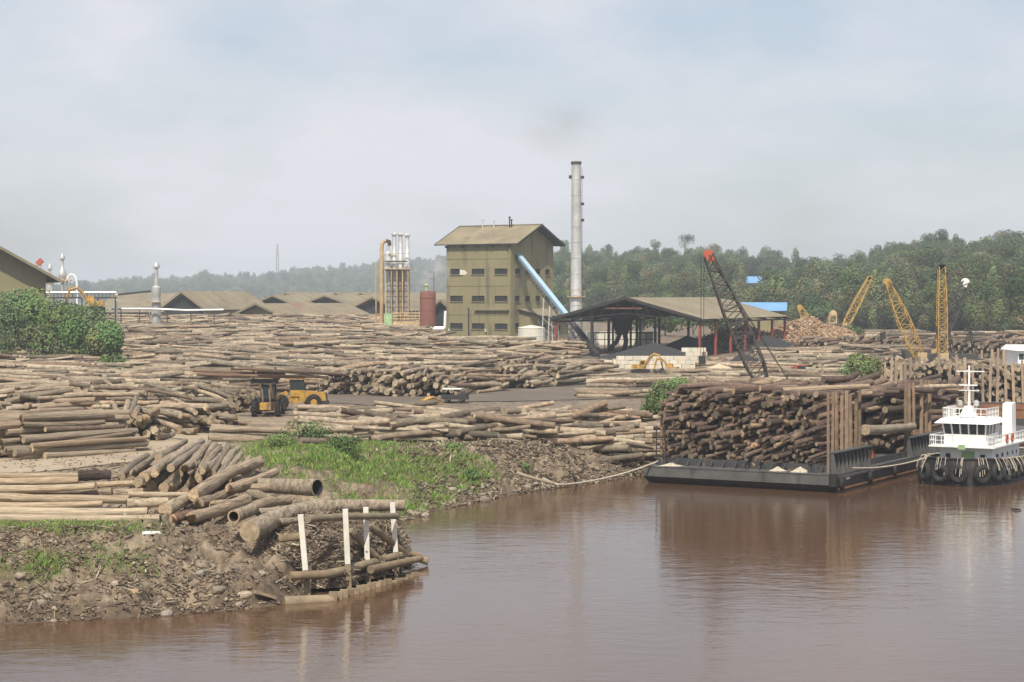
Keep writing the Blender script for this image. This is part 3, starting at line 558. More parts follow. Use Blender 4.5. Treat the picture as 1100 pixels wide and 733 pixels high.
# foreground logs, laid one by one: near end, far end (photo pixels + height of the log's axis), radius
FG = 'logs piled at the foot of the dirt track'
FGL = 'grey log with rough bark in the foreground heap below the dirt track'
def pz(a): return PZ(a[0], a[1], a[2])
nh = 0
for p, q, r in (((175, 499, 4.6), (217, 474, 4.6), .27), ((154, 513, 4.2), (184, 493, 4.3), .31), ((170, 491, 4.9), (199, 474, 4.5), .25), ((192, 509, 4.4), (203, 489, 4.6), .25), ((206, 499, 4.8), (225, 476, 4.8), .28),
                ((213, 514, 4.2), (231, 478, 4.7), .25), ((222, 503, 4.7), (241, 478, 4.6), .27), ((228, 508, 4.4), (246, 480, 4.5), .22), ((234, 512, 4.3), (252, 484, 4.4), .21), ((241, 508, 4.2), (259, 488, 4.3), .22),
                ((143, 508, 3.9), (168, 488, 4.0), .26), ((130, 512, 3.6), (158, 490, 3.7), .26), ((162, 521, 3.6), (190, 500, 3.8), .30), ((176, 524, 3.5), (196, 508, 3.7), .3), ((186, 524, 3.6), (200, 512, 3.8), .3), ((199, 528, 3.4), (212, 512, 3.7), .24), ((150, 524, 3.4), (170, 509, 3.5), .25),
                ((246, 512, 3.9), (268, 492, 4.0), .22), ((183, 503, 4.9), (214, 480, 4.9), .24), ((198, 503, 4.95), (219, 481, 5.0), .26), ((217, 506, 4.75), (236, 481, 4.9), .24), ((148, 518, 4.0), (176, 500, 4.1), .27), ((166, 508, 4.4), (192, 488, 4.5), .28), ((240, 500, 4.3), (256, 482, 4.3), .22), ((225, 516, 3.95), (243, 492, 4.1), .24), ((190, 517, 4.0), (207, 500, 4.2), .27), ((258, 508, 3.9), (280, 492, 4.0), .22), ((138, 518, 3.5), (160, 502, 3.6), .26), ((218, 522, 3.7), (238, 497, 3.9), .26), ((250, 518, 3.6), (276, 498, 3.7), .24), ((205, 520, 3.7), (222, 500, 4.0), .27)):
    log_pp(pz(p), pz(q), r, FGL, FG); nh += 1
for p, q, r, lab, m in (((209, 532, 3.9), (279, 497, 4.2), .37, 'thick pale log lying aslant over the foreground heap', 'bark'), ((213, 541, 3.6), (254, 524, 3.7), .30, 'knobbly thick log just below the thick aslant log', 'bark'), ((247, 525, 3.9), (296, 507, 4.0), .29, 'rough log reaching up to the grassy edge of the heap', 'bark'),
                        ((254, 524, 3.7), (334, 518, 3.9), .25, 'smooth straight log lying against the hollow trunk', 'bark'), ((268, 531, 3.5), (294, 541, 3.4), .28, 'short log with a ringed pale end beside the hollow trunk', 'bark'), 
                        ((277, 551, 3.2), (352, 537, 3.3), .24, 'straight log behind the curved log by the jetty', 'bark'), ((177, 549, 3.35), (212, 532, 3.5), .36, 'thick short log with a pale cut face at the end of the plank row', 'bark'), ((186, 558, 3.2), (207, 552, 3.3), .27, 'red barked log with an orange end at the heap foot', 'barkred'),
                        ((205, 556, 3.25), (266, 537, 3.4), .35, 'dusty log half sunk at the foot of the heap', 'bark'), ((229, 543, 3.5), (264, 534, 3.6), .28, 'mossy log above the shaded gap in the heap', 'bark'), ((300, 561, 3.0), (330, 556, 3.0), .2, 'thin log under the curved log beside the first white post', 'bark'), ((268, 548, 3.3), (310, 538, 3.4), .3, 'log buried behind the broken hollow log', 'bark'),
                        ((84, 511, 3.85), (119, 510, 3.85), .36, 'short thick reddish brown log on the plank row', 'barkred'), ((-60, 511, 3.7), (84, 511, 3.7), .22, 'topmost long log of the row at the left edge', 'peeled'), ((-70, 517, 3.75), (84, 516, 3.75), .26, 'second long log of the row, ending beside the red one', 'peeled'),
                        ((-70, 523, 3.6), (102, 522, 3.6), .24, 'third long log of the row, under the red one', 'peeled'), ((104, 521, 3.6), (157, 519, 3.6), .19, 'pale slim log in front of the foreground heap', 'peeled'), ((-60, 533, 3.6), (139, 537, 3.55), .28, 'long pale log stretching from the left edge across the row', 'peeled'),
                        ((138, 531, 3.5), (209, 531, 3.5), .17, 'thin straight log across the front of the heap', 'peeled'), ((136, 541, 3.4), (180, 539, 3.4), .28, 'short log filling the gap in the row', 'peeled'), ((-60, 542, 3.4), (110, 541, 3.4), .21, 'slim log with a stepped end in the left row', 'peeled'), ((-60, 548, 3.35), (158, 550, 3.3), .28, 'long tan log near the bottom of the left row', 'peeled'),
                        ((-60, 556, 3.2), (172, 557, 3.2), .27, 'lowest long log of the left row, above the bank grass', 'peeled'), ((160, 552, 3.2), (176, 551, 3.2), .2, 'log stub at the right end of the left row', 'bark'), ((-60, 527, 3.2), (120, 528, 3.2), .28, 'log wedged low between the long row logs', 'bark'), ((100, 527, 3.2), (175, 526, 3.3), .26, 'log lying behind the thin straight log', 'bark')):
    log_pp(pz(p), pz(q), r, lab, None, m); nh += 1
# curved log by the jetty and the two hollow logs
pts = [PZ(a, b_, z_) for a, b_, z_ in ((268, 571, 2.9), (290, 560, 3.05), (312, 551, 3.2), (335, 546, 3.3), (365, 543.5, 3.3), (400, 543, 3.25), (434, 543, 3.2))]
tag(MB().tube(pts, [.55, .52, .44, .38, .36, .34, .31], 14, 0, 1).build('log', ['bark', 'cut'], None, True), 'long curved log with a swollen butt resting behind the white posts', 'log'); nh += 1
def hollow(name, pts, r, wall, lab):
    mb = MB(); n = 16; mb.tube(pts, r, n, 0, cap=False); inner = [V(*pts[1]).lerp(V(*pts[0]), .98 if False else .6)] ; a = V(*pts[0]); b_ = V(*pts[1]); d_ = (b_-a).normalized(); r0 = r[0]
    q = a+d_*(r0*2.6); mb.tube([a-d_*.001, q], [r0-wall, (r0-wall)*.8], n, 2, cap=False); o = len(mb.v)  # inner wall near-black: shade inside the hollow put in its colour
    # cut ring, back of the hollow, far cap
    ref = V(0, 0, 1); ax = d_.cross(ref).normalized(); bz = d_.cross(ax); vs = []
    for k in range(n): t = 2*math.pi*k/n; c_ = ax*math.cos(t)+bz*math.sin(t); vs += [a+c_*r0, a+c_*(r0-wall)]
    mb.add(vs, [(2*k, 2*((k+1) % n), 2*((k+1) % n)+1, 2*k+1) for k in range(n)], 1)
    vs = [q+(ax*math.cos(2*math.pi*k/n)+bz*math.sin(2*math.pi*k/n))*(r0-wall)*.8 for k in range(n)]; mb.add(vs, [tuple(range(n))], 2)
    e = V(*pts[-1]); vs = [e+(ax*math.cos(2*math.pi*k/n)+bz*math.sin(2*math.pi*k/n))*r[-1]*.99 for k in range(n)]; mb.add(vs, [tuple(range(n))], 1)
    tag(mb.build(name, ['bark', 'cut', 'shade_black'], None, True), lab, 'log')
hollow('log', [PZ(341, 524, 3.86), PZ(310, 523, 3.78), PZ(274, 521, 3.66)], [.52, .46, .42], .06, 'thick hollow trunk with its open mouth facing right'); nh += 1
hollow('log', [PZ(251, 555, 3.35), PZ(262, 551, 3.4), PZ(272, 547, 3.4)], [.36, .34, .33], .09, 'broken hollow log with a brown rotten core facing the river'); nh += 1
# pale log between the barge posts
p = BW(-.5, 8.0); q = BW(-.45, 19.8); log_pp((p[0], p[1], 4.3), (q[0], q[1], 3.9), .4, 'big pale peeled log laid lengthwise between the two post groups of the barge'); nh += 1
BUDGET = 300-nh
cand = sorted([i for i, s in enumerate(SPEC) if s[5] and s[6]], key=lambda i: -SPEC[i][3]/SPEC[i][0][1]*(.75 if SPEC[i][4] == 'barkred' else 1.0)*(1.0+.3*random.random()))[:BUDGET]
cs_ = set(cand)
for i in cand:
    s = SPEC[i]; log_obj(s[0], s[1], s[2], s[3], s[4], s[5], 'logs in the near stack of the barge' if 'near log stack' in s[5] else s[5].split(' in the ')[-1].split(' off the ')[-1].split(' out of the ')[-1] + ' logs')
def logs_bulk(specs, name, label):
    n = len(specs); ns, nr = 7, 4; C = np.array([s[0] for s in specs]); D = np.array([s[1] for s in specs]); D /= np.linalg.norm(D, axis=1)[:, None]; L = np.array([s[2] for s in specs]); R = np.array([s[3] for s in specs]); red = np.array([s[4] == 'barkred' for s in specs])
    A = np.cross(D, np.array([0, 0, 1.])); A /= np.linalg.norm(A, axis=1)[:, None]; B = np.cross(A, D); ang = 2*np.pi*np.arange(ns)/ns
    vs = np.zeros((n, nr*ns+2*ns, 3)); bend = rng.normal(size=n)*.022*L; bph = rng.random(n)*6.28; tap = rng.uniform(.75, .97, n)
    for i in range(nr):
        t = i/(nr-1); cc = C+D*((t-.5)*L)[:, None]+(A*np.cos(bph)[:, None]+B*np.sin(bph)[:, None])*(bend*4*t*(1-t))[:, None]; rad = R*(1+(tap-1)*t)*rng.uniform(.93, 1.07, n)
        for k in range(ns): vs[:, i*ns+k] = cc+(A*np.cos(ang[k])+B*np.sin(ang[k]))*(rad*rng.uniform(.93, 1.07, n))[:, None]
    vs[:, nr*ns:nr*ns+ns] = vs[:, :ns]; vs[:, nr*ns+ns:] = vs[:, (nr-1)*ns:nr*ns]
    fl = []; st = []; p = 0
    for i in range(nr-1):
        for k in range(ns): fl += [i*ns+k, i*ns+(k+1) % ns, (i+1)*ns+(k+1) % ns, (i+1)*ns+k]; st.append(p); p += 4
    fl += [nr*ns+k for k in reversed(range(ns))]; st.append(p); p += ns; fl += [nr*ns+ns+k for k in range(ns)]; st.append(p); p += ns
    fl = np.array(fl); st = np.array(st); nv = nr*ns+2*ns; loops = (fl[None]+np.arange(n)[:, None]*nv).ravel(); starts = (st[None]+np.arange(n)[:, None]*p).ravel()
    g = rng.uniform(.5, 1.32, (n, 1)); mixr = rng.random((n, 1))**2; col = (np.array([.31, .255, .182])*(1-mixr)+np.array([.25, .165, .108])*mixr)*g
    pale = rng.random(n) < .10; col[pale] = np.array([.37, .30, .21])*rng.uniform(.85, 1.1, (pale.sum(), 1)); dk = rng.random(n) < .25; col[dk] *= .5
    rc = (np.array([.13, .085, .06])*(1-mixr)+np.array([.09, .058, .05])*mixr)*rng.uniform(.5, 1.5, (n, 1)); rp_ = rng.random(n) < .12; rc[rp_] = np.array([.27, .19, .12]); col[red] = rc[red]
    vc = np.repeat(col[:, None], nv, 1); endc = np.array([.36, .285, .19])*rng.uniform(.45, 1.15, (n, 1))*np.where(red, .75, 1)[:, None]; vc[:, nr*ns:] = endc[:, None]
    sm = np.tile(np.array([True]*((nr-1)*ns)+[False, False]), n)
    tag(bulk(name, vs.reshape(-1, 3), loops, starts, vc.reshape(-1, 3), ['logs'], smooth=sm), label, 'logs', kind='stuff')
rest = [s for i, s in enumerate(SPEC) if i not in cs_]
print('logs', len(SPEC), 'single', nh+len(cand))
logs_bulk(rest, 'stacked_logs', 'thousands of felled logs heaped across the yard and the barges')
# ---------------------------------------------------------------- buildings
def wall_holes(mb, o, u, nrm, W, H, holes, dep=.3, mi=0):
    o = V(*o); u = V(*u); nrm = V(*nrm); us_ = sorted({0, W, *[h[0] for h in holes], *[h[1] for h in holes]}); vs_ = sorted({0, H, *[h[2] for h in holes], *[h[3] for h in holes]})
    P = lambda a, b, k=0: o+u*a+V(0, 0, b)-nrm*k
    for a0, a1 in zip(us_[:-1], us_[1:]):
        for b0, b1 in zip(vs_[:-1], vs_[1:]):
            am, bm = (a0+a1)/2, (b0+b1)/2
            if any(h[0] < am < h[1] and h[2] < bm < h[3] for h in holes): continue
            mb.add([P(a0, b0), P(a1, b0), P(a1, b1), P(a0, b1)], [(0, 1, 2, 3)], mi)
    for a0, a1, b0, b1 in holes:
        q = [(a0, b0), (a1, b0), (a1, b1), (a0, b1)]
        for i in range(4): c0, c1 = q[i], q[(i+1) % 4]; mb.add([P(*c0), P(*c1), P(*c1, dep), P(*c0, dep)], [(0, 1, 2, 3)], mi)
def window_part(parent, o, u, nrm, h, dep=.3, mull=2, m='dark'):
    o = V(*o); u = V(*u); nrm = V(*nrm); a0, a1, b0, b1 = h; P = lambda a, b, k: o+u*a+V(0, 0, b)-nrm*k; f = MB(); t = .09
    for p, q in (((a0, b0+t/2), (a1, b0+t/2)), ((a0, b1-t/2), (a1, b1-t/2)), ((a0+t/2, b0+t), (a0+t/2, b1-t)), ((a1-t/2, b0+t), (a1-t/2, b1-t))): f.beam(P(*p, .14), P(*q, .14), t, t)
    for i in range(1, mull): a = a0+(a1-a0)*i/mull; f.beam(P(a, b0+t, .14), P(a, b1-t, .14), t*.8, t*.8)
    w_ = f.build('window', m, parent)
    MB().add([P(a0+t, b0+t, .2), P(a1-t, b0+t, .2), P(a1-t, b1-t, .2), P(a0+t, b1-t, .2)], [(0, 1, 2, 3)]).build('pane', 'shade_black', w_)  # dark sheet, not glass: paints the shade inside the open window
    MB().beam(P(a0-.1, b0-.09, -.08), P(a1+.1, b0-.09, -.08), .22, .12).build('sill', 'wall', w_)
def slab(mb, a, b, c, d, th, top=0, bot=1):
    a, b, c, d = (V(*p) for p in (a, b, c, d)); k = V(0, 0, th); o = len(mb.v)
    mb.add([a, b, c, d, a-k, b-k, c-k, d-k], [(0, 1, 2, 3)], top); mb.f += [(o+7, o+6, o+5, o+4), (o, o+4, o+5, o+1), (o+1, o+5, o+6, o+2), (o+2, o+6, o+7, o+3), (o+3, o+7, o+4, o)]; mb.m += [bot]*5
PHI = R_(33); BD = 405.0; bz = 5.3
T = thing('processing_building', 'tall olive green mill building with a tan gable roof and rows of dark windows', 'building', (X(549, BD), BD, bz), -PHI)
W_, D_, H_ = 16.7, 17.0, 21.0; HR = 24.8
rows = (3.2, 9.1, 14.9); fh = [(a, b, z-.62, z+.62) for z in rows for a, b in ((.95, 4.3), (6.6, 9.9), (12.5, 15.8))]; sh_ = [(c_-.95, c_+.95, z-.6, z+.6) for z in rows[1:] for c_ in (2.5, 6.6, 10.7, 14.6)]+[(1.6, 3.2, 2.5, 3.9)]
mb = MB(); wall_holes(mb, (-W_, 0, 0), (1, 0, 0), (0, -1, 0), W_, H_, fh); wall_holes(mb, (0, 0, 0), (0, 1, 0), (1, 0, 0), D_, H_, sh_)
mb.add([(-W_, D_, 0), (0, D_, 0), (0, D_, H_), (-W_, D_, H_)], [(0, 1, 2, 3)]); mb.add([(-W_, 0, 0), (-W_, D_, 0), (-W_, D_, H_), (-W_, 0, H_)], [(0, 1, 2, 3)])
for x in (0, -W_): mb.add([(x, 0, H_), (x, D_, H_), (x, D_/2, HR)], [(0, 1, 2)])
mb.add([(-W_+.4, .4, 12), (-.4, .4, 12), (-.4, D_-.4, 12), (-W_+.4, D_-.4, 12)], [(0, 1, 2, 3)])
mb.build('wall', 'wall', T)
for h in fh: window_part(T, (-W_, 0, 0), (1, 0, 0), (0, -1, 0), h, mull=4)
for h in sh_: window_part(T, (0, 0, 0), (0, 1, 0), (1, 0, 0), h)
sl = (HR-H_)/(D_/2); mb = MB(); e = 1.0; g = 2.4
slab(mb, (-W_-g, -e, H_-e*sl+.25), (g, -e, H_-e*sl+.25), (g, D_/2, HR+.25), (-W_-g, D_/2, HR+.25), .22); slab(mb, (g, D_+e, H_-e*sl+.25), (-W_-g, D_+e, H_-e*sl+.25), (-W_-g, D_/2+.004, HR+.25), (g, D_/2+.004, HR+.25), .22)
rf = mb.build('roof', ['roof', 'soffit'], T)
for x in (g+.03, -W_-g-.03):
    mb = MB(); mb.beam((x, -e, H_-e*sl+.12), (x, D_/2, HR+.12), .1, .45); mb.beam((x, D_+e, H_-e*sl+.12), (x, D_/2, HR+.12), .1, .45); mb.build('fascia', 'soffit', rf)
MB().beam((-W_-g, D_/2, HR+.33), (g, D_/2, HR+.33), .6, .12).build('ridge_cap', 'roof', rf)
for x, hh in ((-12.2, 1.7), (-9.2, 1.4), (-5.2, 2.0), (-4.7, 1.4)):
    y = 7.4; z0 = H_+y*sl; mb = MB().cyl((x, y, z0), (x, y, z0+hh+.3), .14, n=8); mb.lathe((x, y, z0+hh+.3), [(.05, .35), (.3, .1), (.3, 0), (.14, 0)][::-1], 8); mb.build('roof_vent', 'dark' if x > -6 else 'silver', rf)
for u0 in (.3, 4.4, 8.2, 12.2, 16.2): MB().box(-W_+u0-.12, -W_+u0+.12, -.9, -.02, H_-.95, H_-.5).build('eave_bracket', 'soffit', T)
MB().box(-9.2, -.4, -.7, -.02, 6.6, 6.85).build('canopy', 'roof', T)
MB().add([(-13.2, -.05, 14.25), (-12.3, -.05, 14.1), (-11.5, -.05, 14.3), (-11.2, -.05, 14.7), (-11.9, -.05, 15.2), (-13.1, -.05, 15.45)], [(0, 1, 2, 3, 4, 5)]).build('repair_panel', 'cream', T)
MB().tube([(-10.8, -.18, 7.2), (-10.8, -.18, 0)], .12, 6).build('drain_pipe', 'dark', T)
MB().tube([(-.25, -.16, H_-.6), (-.25, -.16, 0)], .14, 6).build('drain_pipe', 'wall', T)
for x in (-15.6, -6.2): MB().tube([(x, -.1, 2.0), (x, -.6, 2.2), (x, -.6, 2.6)], .14, 6).build('vent_hood', 'white', T)
for z in (5.6, 11.8, 17.6): MB().box(-W_-.06, .06, -.07, -.012, z, z+.16).build('wall_band', 'wall', T)
# lean-to on the gable side
Lh = [(1.4, 3.0, 2.2, 3.5), (7.0, 8.6, 2.2, 3.5)]; mb = MB(); wall_holes(mb, (5, 3.2, 0), (0, 1, 0), (1, 0, 0), 11.8, 5.4, Lh)
mb.add([(.02, 3.2, 0), (5, 3.2, 0), (5, 3.2, 5.4), (.02, 3.2, 6.6)], [(0, 1, 2, 3)]); mb.add([(.02, 15, 0), (5, 15, 0), (5, 15, 5.4), (.02, 15, 6.6)], [(0, 1, 2, 3)]); an = mb.build('lean_to', 'wall', T)
mb = MB(); slab(mb, (.03, 2.5, 6.95), (6.2, 2.5, 5.45), (6.2, 15.8, 5.45), (.03, 15.8, 6.95), .16); mb.build('roof', ['roof', 'soffit'], an)
for h in Lh: MB().box(4.86, 4.9, 3.2+h[0], 3.2+h[1], h[2], h[3]).build('pane', 'glass', an)
# white tank beside it
t = thing('water_tank', 'low round white tank at the foot of the olive mill building', 'tank', (X(571, 385), 385, 5.2)); MB().lathe((0, 0, 0), [(2.75, 0), (2.75, 3.3), (2.6, 3.45), (.3, 3.9)], 26).build('shell', 'cream', t, True); MB().torus((0, 0, 3.32), (0, 0, 1), 2.75, .07, 26, 6).build('rim', 'cream', t); MB().torus((0, 0, 1.7), (0, 0, 1), 2.75, .05, 26, 6).build('band', 'cream', t)
# chimney
CD = 352.0; t = thing('chimney', 'tall slender silver chimney stack beside the olive mill building', 'chimney', (X(619, CD), CD, 5.0)); Hc = Z(174, CD)-5.0
mb = MB(); pr = [(1.12, 0), (1.12, 9.6), (1.02, 10.0), (.95, 22), (.86, Hc)]; mb.lathe((0, 0, 0), pr, 20); sf = mb.build('shaft', 'stack', t, True)
for z in np.arange(2.4, Hc-1, 2.9): r_ = np.interp(z, [p[1] for p in pr], [p[0] for p in pr]); MB().lathe((0, 0, z), [(r_, 0), (r_+.05, .02), (r_+.05, .12), (r_, .14)], 20).build('flange', 'stack', t)
mb = MB().lathe((0, 0, 9.75), [(1.0, 0), (1.75, 0), (1.75, .14), (1.0, .14)], 20); pf = mb.build('platform', 'rustpipe', t)
mb = MB(); [mb.cyl((1.7*math.cos(a), 1.7*math.sin(a), 9.85), (1.7*math.cos(a), 1.7*math.sin(a), 10.9), .035, n=5) for a in np.arange(0, 6.28, .52)]; mb.torus((0, 0, 10.9), (0, 0, 1), 1.7, .04, 20, 5); mb.build('railing', 'rustpipe', pf)
mb = MB(); mb.beam((1.12, -.2, 1), (1.06, -.2, Hc-1), .06, .06); mb.beam((1.12, .2, 1), (1.06, .2, Hc-1), .06, .06); [mb.beam((1.1, -.2, z), (1.1, .2, z), .04, .04) for z in np.arange(1.2, Hc-1.2, .8)]; mb.build('ladder', 'dark', t)
for z in (Hc-3.1, Hc-8, Hc-11): MB().box(.82, 1.45, -.3, .3, z, z+.5).build('bracket', 'dark', t)
MB().box(-1.35, -.8, -.3, .3, Hc-3.1, Hc-2.5).build('bracket', 'dark', t)
MB().lathe((0, 0, Hc-.5), [(.86, 0), (.97, .03), (.97, .55), (.78, .56)], 20).build('cap_ring', 'cranedark', t)
# conveyor
A_ = T.matrix_basis if False else Matrix.Translation(T.location) @ Matrix.Rotation(-PHI, 4, 'Z'); c0 = A_ @ V(-.2, 3.3, 18.3); c1 = V(X(642, 323), 323, 5.0); cv = c1-c0; tc_ = thing('conveyor', 'long light blue inclined conveyor running down from the mill building into the open shed', 'conveyor', c1); rel = c0-c1
P_ = lambda f_: rel*(1-f_); up_ = cv.cross(V(0, 0, 1)).cross(cv).normalized(); sd_ = cv.cross(V(0, 0, 1)).normalized()
MB().beam(P_(-.0), P_(.68), .95, .6).build('gallery', 'blue', tc_)
MB().beam(P_(.681), P_(1.0), .95, .6).build('shaded_gallery', 'dark', tc_)  # near-black lower run: shade under the shed roof put in its colour
MB().beam(P_(.002)+up_*.4, P_(.67)+up_*.4, .86, .18).build('cover', mat('pale_blue_cover', (.36, .51, .60), .5, var=.1), tc_)
mb = MB(); 
for s in (-1, 1):
    mb.beam(P_(0)+sd_*.5*s-up_*1.3, P_(1)+sd_*.5*s-up_*1.3, .12, .12)
    for k in range(30): f0 = k/30; mb.beam(P_(f0)+sd_*.5*s-up_*1.3, P_(f0+1/60)+sd_*.5*s-up_*.37, .08, .08); mb.beam(P_(f0+1/60)+sd_*.5*s-up_*.37, P_(f0+1/30)+sd_*.5*s-up_*1.3, .08, .08)
mb.build('truss', 'dark', tc_)
for f_ in (.42, .5):
    p = P_(f_)-up_*1.3; mb = MB(); zb = 5.2-c1.z
    for s in (-1, 1): mb.beam(p+sd_*.7*s, V(p.x+sd_.x*1.1*s, p.y+sd_.y*1.1*s, zb), .16, .16)
    for k in range(5): z0 = zb+(p.z-zb)*k/5; z1 = zb+(p.z-zb)*(k+1)/5; mb.beam(V(p.x-sd_.x, p.y-sd_.y, z0), V(p.x+sd_.x, p.y+sd_.y, z1), .08, .08)
    mb.build('support', 'silver', tc_)
# open shed
SA = R_(25); Sd = 332.0; sg = 5.0; t = thing('open_shed', 'open sided shed with a wide tan roof on red posts behind the concrete block wall', 'shed', (X(592, Sd), Sd, sg), -SA)
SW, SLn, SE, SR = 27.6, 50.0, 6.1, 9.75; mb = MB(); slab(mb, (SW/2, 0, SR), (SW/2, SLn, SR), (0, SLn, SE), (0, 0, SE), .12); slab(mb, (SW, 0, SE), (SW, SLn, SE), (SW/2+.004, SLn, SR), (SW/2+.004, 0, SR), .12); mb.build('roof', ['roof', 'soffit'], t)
mb = MB()
for y in (.15, 9, 18, 27, 36, 45, 49.8):
    for x0, x1 in ((0, SW/2), (SW, SW/2)):
        mb.beam((x0, y, SE-.4), (x1, y, SR-.4), .18, .3); mb.beam((x0, y, SE-.4), (x1, y, SE+.9), .14, .14)
        for k in range(6): f0 = k/6; f1 = (k+.5)/6; mb.beam((x0+(x1-x0)*f0, y, SE-.4+1.3*f0), (x0+(x1-x0)*f1, y, SE-.4+(SR-SE)*f1), .09, .09)
mb.build('roof_truss', 'soffit', t)
MB().beam((SW/2, -.1, SR-.12), (SW, -.1, SE-.12), .08, .5).build('fascia', 'soffit', t); MB().beam((0, -.1, SE-.12), (SW/2, -.1, SR-.12), .08, .5).build('fascia', 'soffit', t)
MB().box(SW/2-4, SW/2+3, .35, .5, SR-2.0, SR-1.75).build('tie_beam', 'tankred', t)
for k in range(7):
    y = .8+8.1*k
    for x in (.6, SW-.6):
        if (x < 1 and k == 1): continue
        MB().box(x-.2, x+.2, y-.2, y+.2, -.6, SE-.4).build('post', 'red' if x > 1 or k == 0 else 'dark', t)
for x, y in ((7.4, .8), (10.5, 14), (15.5, 12), (19.5, 16)): MB().box(x-.18, x+.18, y-.18, y+.18, -.6, SE+.8).build('post', 'dark', t)
MB().beam((.6, .8, SE-.55), (.6, 49.4, SE-.55), .2, .25).build('eave_beam', 'soffit', t); MB().beam((SW-.6, .8, SE-.55), (SW-.6, 49.4, SE-.55), .2, .25).build('eave_beam', 'soffit', t)
# feed hopper in the shed
hx = X(668, 345); t = thing('feed_hopper', 'dark machinery hopper with pipes standing under the open shed roof', 'machine', (hx, 345, 5.0)); MB().hexa([(-1, -1, 3), (1, -1, 3), (1, 1, 3), (-1, 1, 3), (-2, -2, 6), (2, -2, 6), (2, 2, 6), (-2, 2, 6)]).build('hopper', 'dark', t)
for a in (-1.6, 1.6):
    for b_ in (-1.6, 1.6): MB().beam((a, b_, -.3), (a, b_, 5), .2).build('leg', 'dark', t)
MB().tube([(-.4, -1, 3.1), (-1, -1.4, 1.8), (-2.6, -1.4, .2)], .4, 10).build('chute', 'dark', t, True); MB().tube([(.5, -1, 3.1), (.7, -1.5, 1.8), (.2, -1.6, -.2)], .45, 10).build('chute', 'dark', t, True)
mb = MB(); [mb.beam((x, -2.6, -.2), (x, -2.6, 3.4), .14) for x in (-5.2, -3.2, 4.2, 6)]; mb.beam((-5.4, -2.6, 3.4), (6.2, -2.6, 3.4), .2); mb.beam((-5.4, -2.6, 2.2), (6.2, -2.6, 2.2), .12); mb.build('walkway', 'dark', t)
def mound(name, label, x, y, rx, ry, h, m, cat='heap', seed=0, z=None):
    nr, ns = 14, 36; vs = []; fs = []; z = (G(x, y) if z is None else z)-.15
    for i in range(nr+1):
        f_ = i/nr
        for k in range(ns):
            a = 2*math.pi*k/ns; nn = float(fbm(np.array([math.cos(a)*f_*2+seed]), np.array([math.sin(a)*f_*2+3]), 4)[0])-.5; rr = f_*(1+.5*nn*f_); vs.append((math.cos(a)*rx*rr, math.sin(a)*ry*rr, h*(1-f_)**.9*(1+.35*nn)))
    for i in range(nr):
        for k in range(ns): k2 = (k+1) % ns; fs.append((i*ns+k, (i+1)*ns+k, (i+1)*ns+k2, i*ns+k2))
    return tag(MB().add(vs, fs).build(name, m, None, True, (x, y, z)), label, cat)
mound('charcoal_heap', 'low black heap of charcoal just behind the pale block wall', X(703, 318), 318, 9.5, 6, 2.7, 'ash', seed=3); mound('charcoal_heap', 'taller black charcoal heap against the red posts of the open shed', X(738, 338), 338, 7, 5, 3.4, 'ash', seed=8); mound('charcoal_heap', 'grey black heap under the right half of the tan shed roof', X(822, 352), 352, 9, 4, 2.9, 'ash', seed=12)
for px, d, L, hh, lab in ((645, 372, 5.5, 2.6, 'white storage container seen left of the machinery under the shed'), (683, 372, 6.5, 2.6, 'white storage container seen right of the machinery under the shed')):
    t = thing('storage_container', lab, 'container', (X(px, d), d, G(X(px, d), d))); MB().box(-L/2, L/2, -1.2, 1.2, 0, hh).build('shell', 'cream', t)
    for k in range(int(L/.6)): MB().box(-L/2+.2+k*.6, -L/2+.45+k*.6, -1.26, -1.203, .2, hh-.2).build('rib', 'cream', t)
# block wall
wd = 286.0; t = thing('block_wall', 'stepped wall of pale stacked concrete blocks in front of the open shed', 'wall', (X(649, wd), wd, G(X(660, wd), wd)-.5)); bl, bh, bw_ = 1.22, .62, .62
for rw in range(6):
    for k in range(-1, 14):
        x = k*bl+(rw % 2)*bl/2; cc = x+bl/2; lim = 3.0 if cc < 1.6 else 4 if cc < 11.6 else 5.8 if cc < 15.2 else 0
        if cc < .4 or rw >= lim: continue
        dx = random.uniform(-.03, .03); dy = random.uniform(-.08, .05); MB().box(x+.02+dx, x+bl-.02+dx, dy, dy+bw_, rw*bh+.012, (rw+1)*bh-.012).build('block', 'concrete', t)
for rw in range(5):
    for k in range(4):
        y = .75+k*bl+(rw % 2)*bl/2; MB().box(14.9, 15.5, y, y+bl-.04, rw*bh+.012, (rw+1)*bh-.012).build('block', 'concrete', t)
